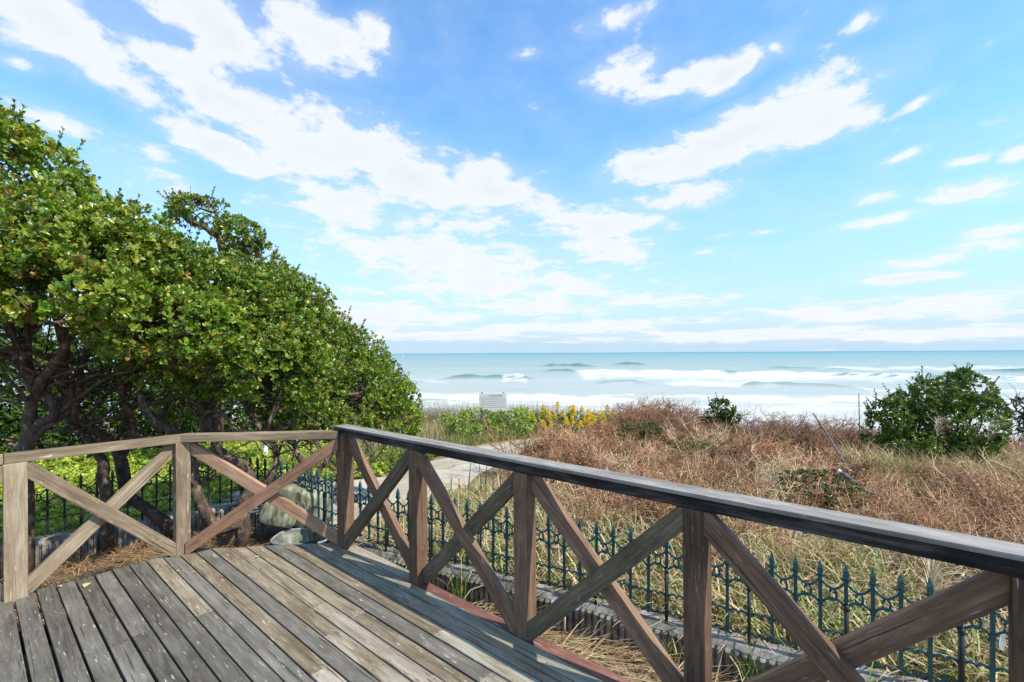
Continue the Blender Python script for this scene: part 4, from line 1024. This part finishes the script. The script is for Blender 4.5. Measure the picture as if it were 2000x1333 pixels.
mound('leafy_mound', 'dark green leafy patch in the reddish thicket right of the yellow flowers', 'bush',
      [lobe(1235,850,34,22,9.5,.4), lobe(1205,872,26,16,9.2,.35), lobe(1270,840,26,14,9.8,.3)], 2000, .05, [(.05,.085,.02), (.085,.12,.03)], [.6,.4], (2.4, 9.5, float(gz(2.4, 9.5))), 34)
mound('leafy_mound', 'sparse yellow green leafy patch in the middle of the reddish thicket', 'bush',
      [lobe(1360,880,30,22,8.2,.35), lobe(1380,905,24,16,8.0,.3)], 1300, .04, [(.12,.16,.04), (.17,.20,.06)], [.6,.4], (3.2, 8.2, float(gz(3.2, 8.2))), 35)

# goldenrod
def goldenrod(root, p, h, seed):
    st, fl, lf = Soup(), Soup(), Soup()
    top = p+np.array([rng.normal(0, .05), rng.normal(0, .05), h])
    P = spline([p, (p+top)/2+rng.normal(0, .02, 3), top], 7); tubes(st, P, np.linspace(.006, .003, 7), 4, np.array([(.12,.14,.04)]))
    st.obj('stem', M['twig'], root)
    n = 26; f = rng.uniform(.15, .75, n); q = p+(top-p)*f[:, None]; D = unit(rng.normal(size=(n, 3))*np.array([1, 1, .4])+np.array([0, 0, .4])); Xv, Zv = frames(D, np.tile((0., 0, 1), (n, 1)))
    inst(lf, LV, L3, L4, q, Xv, D, Zv, np.stack([np.full(n, .05), rng.uniform(.07, .12, n), np.full(n, .06)], 1), pick([(.10,.16,.03), (.15,.20,.05)], n)); lf.obj('leaves', M['leaf_matte'], root)
    n = 170; t = rng.uniform(0, 1, n); a = rng.uniform(0, 6.28, n); r = (.075*(1-t)+.02)*np.sqrt(rng.uniform(0, 1, n))*rng.uniform(.6, 1.2)
    q = top+np.stack([r*np.cos(a), r*np.sin(a), -.02+(t-.35)*.15-r*.5], -1); D = unit(rng.normal(size=(n, 3))); Xv, Zv = frames(D)
    inst(fl, LV, L3, L4, q, Xv, D, Zv, np.full(n, .036), pick([(.82,.60,.03), (.88,.68,.06), (.70,.46,.03)], n)); fl.obj('flower_head', M['flower'], root)
gpx = [(1038,808),(1056,808),(1070,806),(1086,812),(1097,806),(1102,820),(1094,822),(1112,798),(1116,810),(1124,806),(1139,800),(1148,806),(1156,810),(1142,812),(1170,808),(1083,838),(1118,820),(1060,796),(1085,790),(1212,808),(1190,816),(1050,820)]
gpx += [(float(rng.uniform(1035, 1205)), float(rng.uniform(796, 832))) for _ in range(20)]
for i, (x, y) in enumerate(gpx):
    d = 11.1+.05*(840-y)*.5+rng.uniform(-.1, .1); t = P3(x, y, d); g = np.array([t[0], t[1], float(gz(t[0], t[1]))])
    h = max(.25, t[2]-g[2])
    r_ = thing('goldenrod', 'yellow flowering goldenrod plant in the patch right of the leafy mound', 'flower', tuple(g), 'goldenrod in the yellow patch')
    goldenrod(r_, g, h, i)

# litter under the trees and straw between deck and wall
lit = [(-4.6,3.2),(-3.0,2.6),(-2.6,3.78),(-1.5,3.95),(-1.45,4.2),(-2.0,4.7),(-2.6,5.1),(-3.15,5.3),(-3.7,4.95),(-4.4,4.3)]
p = scatter(lit, 5200); n = len(p); p[:, 2] += rng.uniform(.005, .06, n)
s = Soup(); blades(s, p, rng.uniform(0, 6.28, n), rng.uniform(.06, .26, n), np.full(n, .006), rng.uniform(1.2, 1.6, n), rng.normal(.1, .2, n), pick([(.34,.20,.10), (.48,.34,.19), (.22,.12,.07)], n), 3)
o = s.obj('leaf_litter', M['grass'], None, loc=(-3, 4.2, -.4)); tag(o, 'dry brown needles and leaf litter under the trees', 'litter', kind='stuff')
strip = [C0+U*.9-N_*.1, PR[2]-N_*.1, PR[3]-N_*.1, PR[4]-N_*.1, np.array([2.6,1.9]), np.array([2.1,2.3]), np.array([1.4,2.65]), np.array([.35,3.25]), np.array([-.6,3.75])]
p = scatter(strip, 1500); p = p[(wob(p, 2.2, 5) > -.35) | (p[:, 0] < .5)]; n = len(p); p[:, 2] += rng.uniform(.005, .05, n)
s = Soup(); blades(s, p, rng.normal(-.6, .7, n), rng.uniform(.15, .5, n), np.full(n, .0065), rng.uniform(1.1, 1.5, n), rng.normal(.15, .25, n), pick(STRAW, n), 4)
o = s.obj('straw', M['grass'], None, loc=(.8, 2.9, -.4)); tag(o, 'fallen straw on the ground between deck edge and ribbed wall', 'straw', kind='stuff')
for i, (x, y, hh, nbl, lab) in enumerate([(-.42,3.62,.42,26,'green and tan grass tuft at the ribbed wall near the second post from the corner'),
                                          (.05,3.36,.45,30,'leaning grass tuft in front of the ribbed wall behind the third post'),
                                          (1.02,2.88,.36,34,'upright fresh green grass tuft against the ribbed wall, left of the fourth post'),
                                          (1.36,2.66,.34,26,'bent green grass tuft with a dead tip right of the fourth post'),
                                          (1.75,2.42,.30,30,'grass tuft at the foot of the wall near the right end brace')]):
    s = Soup(); b_ = np.array([x, y, float(gz(x, y))]); p = b_+np.concatenate([rng.normal(0, .03, (nbl, 2)), np.zeros((nbl, 1))], 1)
    blades(s, p, rng.uniform(0, 6.28, nbl), rng.uniform(.6, 1.1, nbl)*hh, np.full(nbl, .009), np.abs(rng.normal(0, .15, nbl)), rng.normal(.9, .5, nbl), pick([(.10,.18,.03), (.16,.24,.05), (.5,.4,.22)], nbl, [.45,.35,.2]), 6)
    tag(s.obj('grass_tuft', M['grass'], None, loc=tuple(b_)), lab, 'grass', 'grass tufts at the wall')
# plumed pampas grass
def plume(px, py, d, label, hgt=.9, n=26):
    t = P3(px, py, d); b_ = np.array([t[0], t[1], float(gz(t[0], t[1]))]); root = thing('plume_grass', label, 'grass', tuple(b_), 'feathery grass plumes in the thicket')
    s = Soup(); top = t; tubes(s, spline([b_, (b_+top)/2+np.array([-.03, 0, 0]), top], 7), np.linspace(.005, .003, 7), 4, np.array([(.45,.34,.2)])); s.obj('stalk', M['twig'], root)
    s = Soup(); m_ = 46; f = rng.uniform(0, .25, m_); p = top+np.stack([0*f, 0*f, -f], -1)
    blades(s, p, rng.normal(0, .7, m_), rng.uniform(.16, .34, m_), np.full(m_, .006), rng.uniform(.2, .7, m_), rng.normal(1.5, .3, m_), pick([(.70,.58,.42), (.6,.46,.32)], m_), 5); s.obj('plume', M['grass'], root)
plume(1475, 935, 5.4, 'pale feathery grass plume left of the dark creeper clump'); plume(1815, 1105, 2.75, 'feathery grass plume beside the spear finials at right')
plume(1930, 835, 7.8, 'bleached grass plume in front of the big evergreen bush, right side'); plume(1830, 825, 7.8, 'curled pale grass plume in front of the big evergreen bush, centre')
# dark seed stalks standing before the path
for i, (x, y) in enumerate([(918,905),(935,908),(950,904),(975,910),(880,930),(895,935),(962,925)]):
    t = P3(x, y, 5.6); b_ = np.array([t[0], t[1], float(gz(t[0], t[1]))]); s = Soup()
    P = spline([b_, (b_+t)/2+rng.normal(0, .02, 3), t], 9); tubes(s, P, np.concatenate([np.full(5, .003), np.linspace(.008, .004, 4)]), 5, np.array([(.10,.075,.05)]))
    tag(s.obj('seed_stalk', M['twig'], None, loc=tuple(b_)), 'thin dark dried seed stalk standing in front of the pale path', 'plant', 'dark seed stalks before the path')

# ------------------------------------------------------------------ smaller things
def box_soup(s, c, sx, sy, sz, C=None, yaw=0.0):
    ca, sa = math.cos(yaw), math.sin(yaw); v = []
    for z in (-1, 1):
        for x, y in ((-1,-1),(1,-1),(1,1),(-1,1)):
            X, Y = x*sx/2, y*sy/2; v.append((c[0]+X*ca-Y*sa, c[1]+X*sa+Y*ca, c[2]+z*sz/2))
    s.add(v, None, [[3,2,1,0],[4,5,6,7],[0,1,5,4],[1,2,6,5],[2,3,7,6],[3,0,4,7]], C)
# notice board
dS = 13.6; a = P3(935, 803, dS); b_ = P3(989, 803, dS); tp = P3(962, 770, dS); gzs = float(gz(a[0], dS))
root = thing('notice_board', 'white rectangular notice board standing on the crest above the leafy mound', 'sign', ((a[0]+b_[0])/2, dS, gzs))
s = Soup(); box_soup(s, ((a[0]+b_[0])/2, dS, tp[2]-.24), b_[0]-a[0], .03, .50); s.obj('panel', M['white_paint'], root)
for x in (a[0]+.09, b_[0]-.09):
    s = Soup(); tubes(s, np.array([(x, dS+.045, gzs-.1), (x, dS+.045, tp[2]+.05)]), np.array([.025, .025]), 8); s.obj('post', M['driftwood'], root)
s = Soup()
box_soup(s, (a[0]+.45, dS-.018, tp[2]-.035), .34, .004, .03); box_soup(s, (b_[0]-.16, dS-.018, tp[2]-.03), .08, .004, .035)
for r_ in range(6):
    z = tp[2]-.10-r_*.055; x = a[0]+.05
    while x < b_[0]-.08:
        l_ = rng.uniform(.03, .10); box_soup(s, (x+l_/2, dS-.018, z), l_, .004, .008); x += l_+rng.uniform(.008, .02)
s.obj('lettering', M['ink'], root)
# little red and white sign
dS = 12.6; t = P3(1262, 798, dS); g_ = float(gz(t[0], dS)); root = thing('warning_sign', 'small red and white sign half hidden by twigs on the crest', 'sign', (t[0], dS, g_))
s = Soup(); box_soup(s, (t[0], dS, t[2]), .16, .02, .17); s.obj('panel', M['red_paint'], root)
s = Soup(); box_soup(s, (t[0]+.01, dS-.012, t[2]-.03), .09, .004, .05); box_soup(s, (t[0]+.03, dS-.012, t[2]+.05), .05, .004, .03); s.obj('marking', M['white_paint'], root)
s = Soup(); tubes(s, np.array([(t[0], dS+.03, g_-.1), (t[0], dS+.03, t[2]+.08)]), np.array([.018, .018]), 8); s.obj('post', M['white_paint'], root)
# leaning driftwood pole and fallen pipe
a, b_ = P3(1588, 808, 8.2), P3(1648, 905, 7.6); s = Soup(); tubes(s, spline([b_+(b_-a)*.25, b_, (a+b_)/2+np.array([.01, 0, .01]), a], 12), np.linspace(.022, .012, 12), 8)
tag(s.obj('wooden_pole', M['driftwood'], None, True, loc=tuple(b_+(b_-a)*.25)), 'weathered thin pole leaning left out of the brown thicket', 'pole')
a, b_ = P3(1637, 921, 6.3), P3(1690, 958, 6.1); s = Soup(); tubes(s, np.array([a, b_, b_+(b_-a)*.5]), np.array([.028, .028, .028]), 10)
root = s.obj('metal_pipe', M['pipe'], None, True, loc=tuple(b_+(b_-a)*.5)); tag(root, 'dark pipe with a pale end sticking out of the thicket above the creeper clump', 'pipe')
s = Soup(); tubes(s, np.array([a-(b_-a)*.05, a+(b_-a)*.06]), np.array([.033, .033]), 10); s.obj('end_cap', M['white_paint'], root)
# tall thin stake at right of the surf
a = P3(1677, 768, 9.8); b_ = np.array([a[0], a[1], float(gz(a[0], a[1]))]); s = Soup(); tubes(s, spline([b_, (a+b_)/2+np.array([.01, 0, 0]), a], 6), np.linspace(.013, .008, 6), 6)
tag(s.obj('stake', M['driftwood'], None, True, loc=tuple(b_)), 'thin upright stake left of the big evergreen bush', 'stake')

# discarded tub and basin behind the middle railing
def lofted(s, rings, closed_end=True):
    n = len(rings[0]); V = np.concatenate(rings); Q = []
    for i in range(len(rings)-1):
        for j in range(n): Q.append([i*n+j, i*n+(j+1) % n, (i+1)*n+(j+1) % n, (i+1)*n+j])
    T = [[(len(rings)-1)*n, (len(rings)-1)*n+j, (len(rings)-1)*n+j+1] for j in range(1, n-1)] if closed_end else None
    s.add(V, T, Q)
def rrect(cx, cz, hw, hh, n=28, p=5.0):
    a = np.arange(n)/n*2*np.pi; c, s_ = np.cos(a), np.sin(a)
    return np.stack([cx+hw*np.sign(c)*np.abs(c)**(2/p), cz+hh*np.sign(s_)*np.abs(s_)**(2/p)], -1)
tb = P3(578, 1060, 4.85); tb[2] = -.4
root = thing('plastic_tub', 'stained white plastic tub with grey rim leaning on its side behind the middle railing', 'tub', tuple(tb))
# axes: tub opening faces away and up, its long side runs left-right; ribbed back towards the deck
ex = unit(np.array([.93, -.30, -.10])); ey = unit(np.cross(np.array([0, 0, 1.]), ex)); ez = unit(np.cross(ex, ey)); ey = np.cross(ez, ex)
cen = P3(582, 985, 4.9)
def TL(x, y, z): return cen+ex*x+ey*y+ez*z
s = Soup(); rings = []
for (yy, hw, hh) in ((.20, .27, .215), (.19, .262, .208), (.06, .25, .20), (-.10, .235, .19), (-.115, .225, .18), (-.12, .20, .16)):
    rr_ = rrect(0, 0, hw, hh); rings.append(np.array([TL(x, yy, z) for x, z in rr_]))
lofted(s, rings); s.obj('shell', M['tub'], root, True)
s = Soup()
for j in range(5):
    x = -.16+j*.08; u = np.linspace(-1, 1, 9)
    tubes(s, np.array([TL(x+.033*v, -.119, -.02+.10*(1-abs(v)**2.5)) for v in u]), np.full(9, .006), 5)
s.obj('moulding', M['tub'], root, True)
s = Soup(); rr_ = rrect(0, 0, .272, .218, 40); P = np.array([TL(x, .20, z) for x, z in rr_]+[TL(*[rr_[0][0], .20, rr_[0][1]])]); tubes(s, P, np.full(41, .017), 8); s.obj('rim', M['rim_grey'], root, True)
cb = P3(540, 1005, 4.72)
root = thing('plastic_tray', 'stained white rounded plastic tray propped in front of the tub', 'tray', (cb[0], cb[1], -.4))
s = Soup(); rings = []
for (yy, k_) in ((.035, 1.0), (.0, 1.0), (-.02, .96), (-.03, .88)):
    rr_ = rrect(0, 0, .19*k_, .115*k_, 26, 4.0); rings.append(np.array([cb+np.array([.97, -.2, -.08])*x+np.array([.1, .3, .93])*z+np.array([.15, .93, -.3])*yy for x, z in rr_]))
lofted(s, rings); s.obj('shell', M['tub'], root, True)
s = Soup(); rr_ = rrect(0, 0, .19, .115, 26, 4.0); P = np.array([cb+np.array([.97, -.2, -.08])*x+np.array([.1, .3, .93])*z+np.array([.15, .93, -.3])*.035 for x, z in rr_]); P = np.vstack([P, P[:1]]); tubes(s, P, np.full(27, .007), 6); s.obj('lip', M['rim_grey'], root, True)
bc = P3(590, 1052, 4.55); bc[2] = -.40
root = thing('basin', 'shallow grey green basin on the ground behind the middle railing', 'basin', tuple(bc))
s = Soup(); rings = []
for (zz, k_) in ((.0, .78), (.02, .82), (.17, 1.0), (.19, 1.04), (.185, .98), (.06, .82), (.04, .7)):
    rr_ = rrect(0, 0, .26*k_, .19*k_, 30, 3.2); rings.append(np.array([bc+np.array([x, y, zz]) for x, y in rr_]))
lofted(s, rings); s.obj('bowl', M['tub_dark'], root, True)
s = Soup(); rr_ = rrect(0, 0, .26*1.035, .19*1.035, 30, 3.2); P = np.array([bc+np.array([x, y, .19]) for x, y in rr_]); P = np.vstack([P, P[:1]]); tubes(s, P, np.full(31, .011), 6); s.obj('rim', M['rim_grey'], root, True)
# white post beyond the trees
a = P3(517, 868, 9.0); g_ = float(gz(a[0], 9.0)); root = thing('white_post', 'short white painted post seen between the stems above the green weeds', 'post', (a[0], 9.0, g_))
s = Soup(); tubes(s, np.array([(a[0], 9, g_-.1), (a[0], 9, a[2])]), np.array([.05, .05]), 12); s.obj('shaft', M['white_paint'], root, True)
s = Soup(); tubes(s, np.array([(a[0], 9, a[2]), (a[0], 9, a[2]+.03)]), np.array([.058, .04]), 12); s.obj('cap', M['white_paint'], root, True)
# fallen leaves on the deck
leafm = np_mesh('fallen_leaf', LV*np.array([1.3, 1, .6]), [L3, L4]); leafm.materials.append(M['dead_leaf'])
for (x, y, ln, lab) in ((162,1150,.075,'largest yellow fallen leaf on the grey boards at left'), (118,1148,.035,'tiny yellow leaf on the board left of the largest fallen leaf'), (346,1115,.03,'tiny yellow leaf by a gap behind the left railing post'),
                        (494,1090,.035,'small brown leaf on the boards beside the railing at the far edge'), (380,1117,.03,'tiny pale leaf wedged between boards near the middle railing post')):
    d = H*F/(y-690+.0054*(x-1000)); o = link('fallen_leaf', leafm, None, None, ((x-1000)/F*d, d, .006)); o.scale = (ln, ln, ln); o.rotation_euler = (.05, .05, rng.uniform(0, 6.28))
    tag(o, lab, 'leaf', 'fallen leaves on the deck')
# paper tag on the fence
t = P3(1952, 1255, 1.86); s = Soup()
v = np.array([(0, 0, .03), (.012, -.004, .034), (.016, -.003, .0), (.010, 0, -.035), (-.004, .003, -.03), (-.006, 0, .01)]); v2 = v+np.array([0, .0015, 0])
s.add(np.concatenate([v, v2])+t, [[0,1,2],[0,2,3],[0,3,4],[0,4,5],[8,7,6],[9,8,6],[10,9,6],[11,10,6]], [[i, (i+1) % 6, (i+1) % 6+6, i+6] for i in range(6)])
tag(s.obj('paper_tag', M['white_paint'], None, loc=tuple(t)), 'torn white paper tag caught on the iron fence at far right', 'tag')

# motor boats on the horizon
def boat(px, py_, d, length, label, yaw):
    x = (px-1000)/F*d; base = np.array([x, d, SEA_Z+.0]); root = thing('motor_boat', label, 'boat', tuple(base), 'motor boats on the horizon')
    ca, sa = math.cos(yaw), math.sin(yaw)
    def tr(p): return (base[0]+p[0]*ca-p[1]*sa, base[1]+p[0]*sa+p[1]*ca, base[2]+p[2])
    L_ = length; s = Soup(); rings = []
    for (f, wb, zt, zb_) in ((-.5, .8, .11, -.02), (-.2, .95, .11, -.03), (.15, .85, .13, -.03), (.38, .45, .16, .0), (.5, .04, .19, .10)):
        w_ = .16*L_*wb; rings.append(np.array([tr(p) for p in ((f*L_, -w_, zt*L_), (f*L_, -w_*.7, zb_*L_), (f*L_, w_*.7, zb_*L_), (f*L_, w_, zt*L_))]))
    lofted(s, rings); s.add(rings[0], None, [[0,1,2,3]]); s.obj('hull', M['white_paint'], root)
    s = Soup(); v = []
    for z, a_, b2, w_ in ((.12, -.18, .22, .11), (.27, -.16, .10, .095)):
        v += [tr((q[0]*L_, q[1]*L_, z*L_)) for q in ((a_, -w_), (b2, -w_), (b2, w_), (a_, w_))]
    s.add(v, None, [[4,5,6,7],[0,1,5,4],[1,2,6,5],[2,3,7,6],[3,0,4,7]]); cb_ = s.obj('cabin', M['white_paint'], root)
    s = Soup(); v = [tr((q[0]*L_, q[1]*L_, q[2]*L_)) for q in ((-.12,-.108,.18),(.12,-.106,.18),(.08,-.1,.24),(-.12,-.1,.24))]; v2 = [tr((q[0]*L_, q[1]*L_, q[2]*L_)) for q in ((-.12,-.114,.18),(.12,-.112,.18),(.08,-.106,.24),(-.12,-.106,.24))]
    s.add(v+v2, None, [[4,5,6,7],[0,1,5,4],[1,2,6,5],[2,3,7,6],[3,0,4,7]]); s.obj('window', M['dark_glass'], root)
    s = Soup(); tubes(s, np.array([tr((-.1*L_, 0, .27*L_)), tr((-.1*L_, 0, .5*L_))]), np.array([.012*L_, .008*L_]), 6); s.obj('mast', M['white_paint'], root)
boat(785, 693, 1500, 15, 'distant white motor boat on the horizon just right of the tree slope', R(8))
boat(1094, 691, 1900, 13, 'smaller white motor boat on the horizon above the breaking waves', R(-12))

# faceted things keep flat faces (a mesh filled from arrays is smooth unless told otherwise)
for o in list(S.objects):
    if o.type == 'MESH' and o.name.split('.')[0] in {'panel', 'lettering', 'marking', 'concrete_wall', 'picket', 'hull', 'cabin', 'window', 'paper_tag'}:
        o.data.polygons.foreach_set('use_smooth', np.zeros(len(o.data.polygons), bool)); o.data.update()
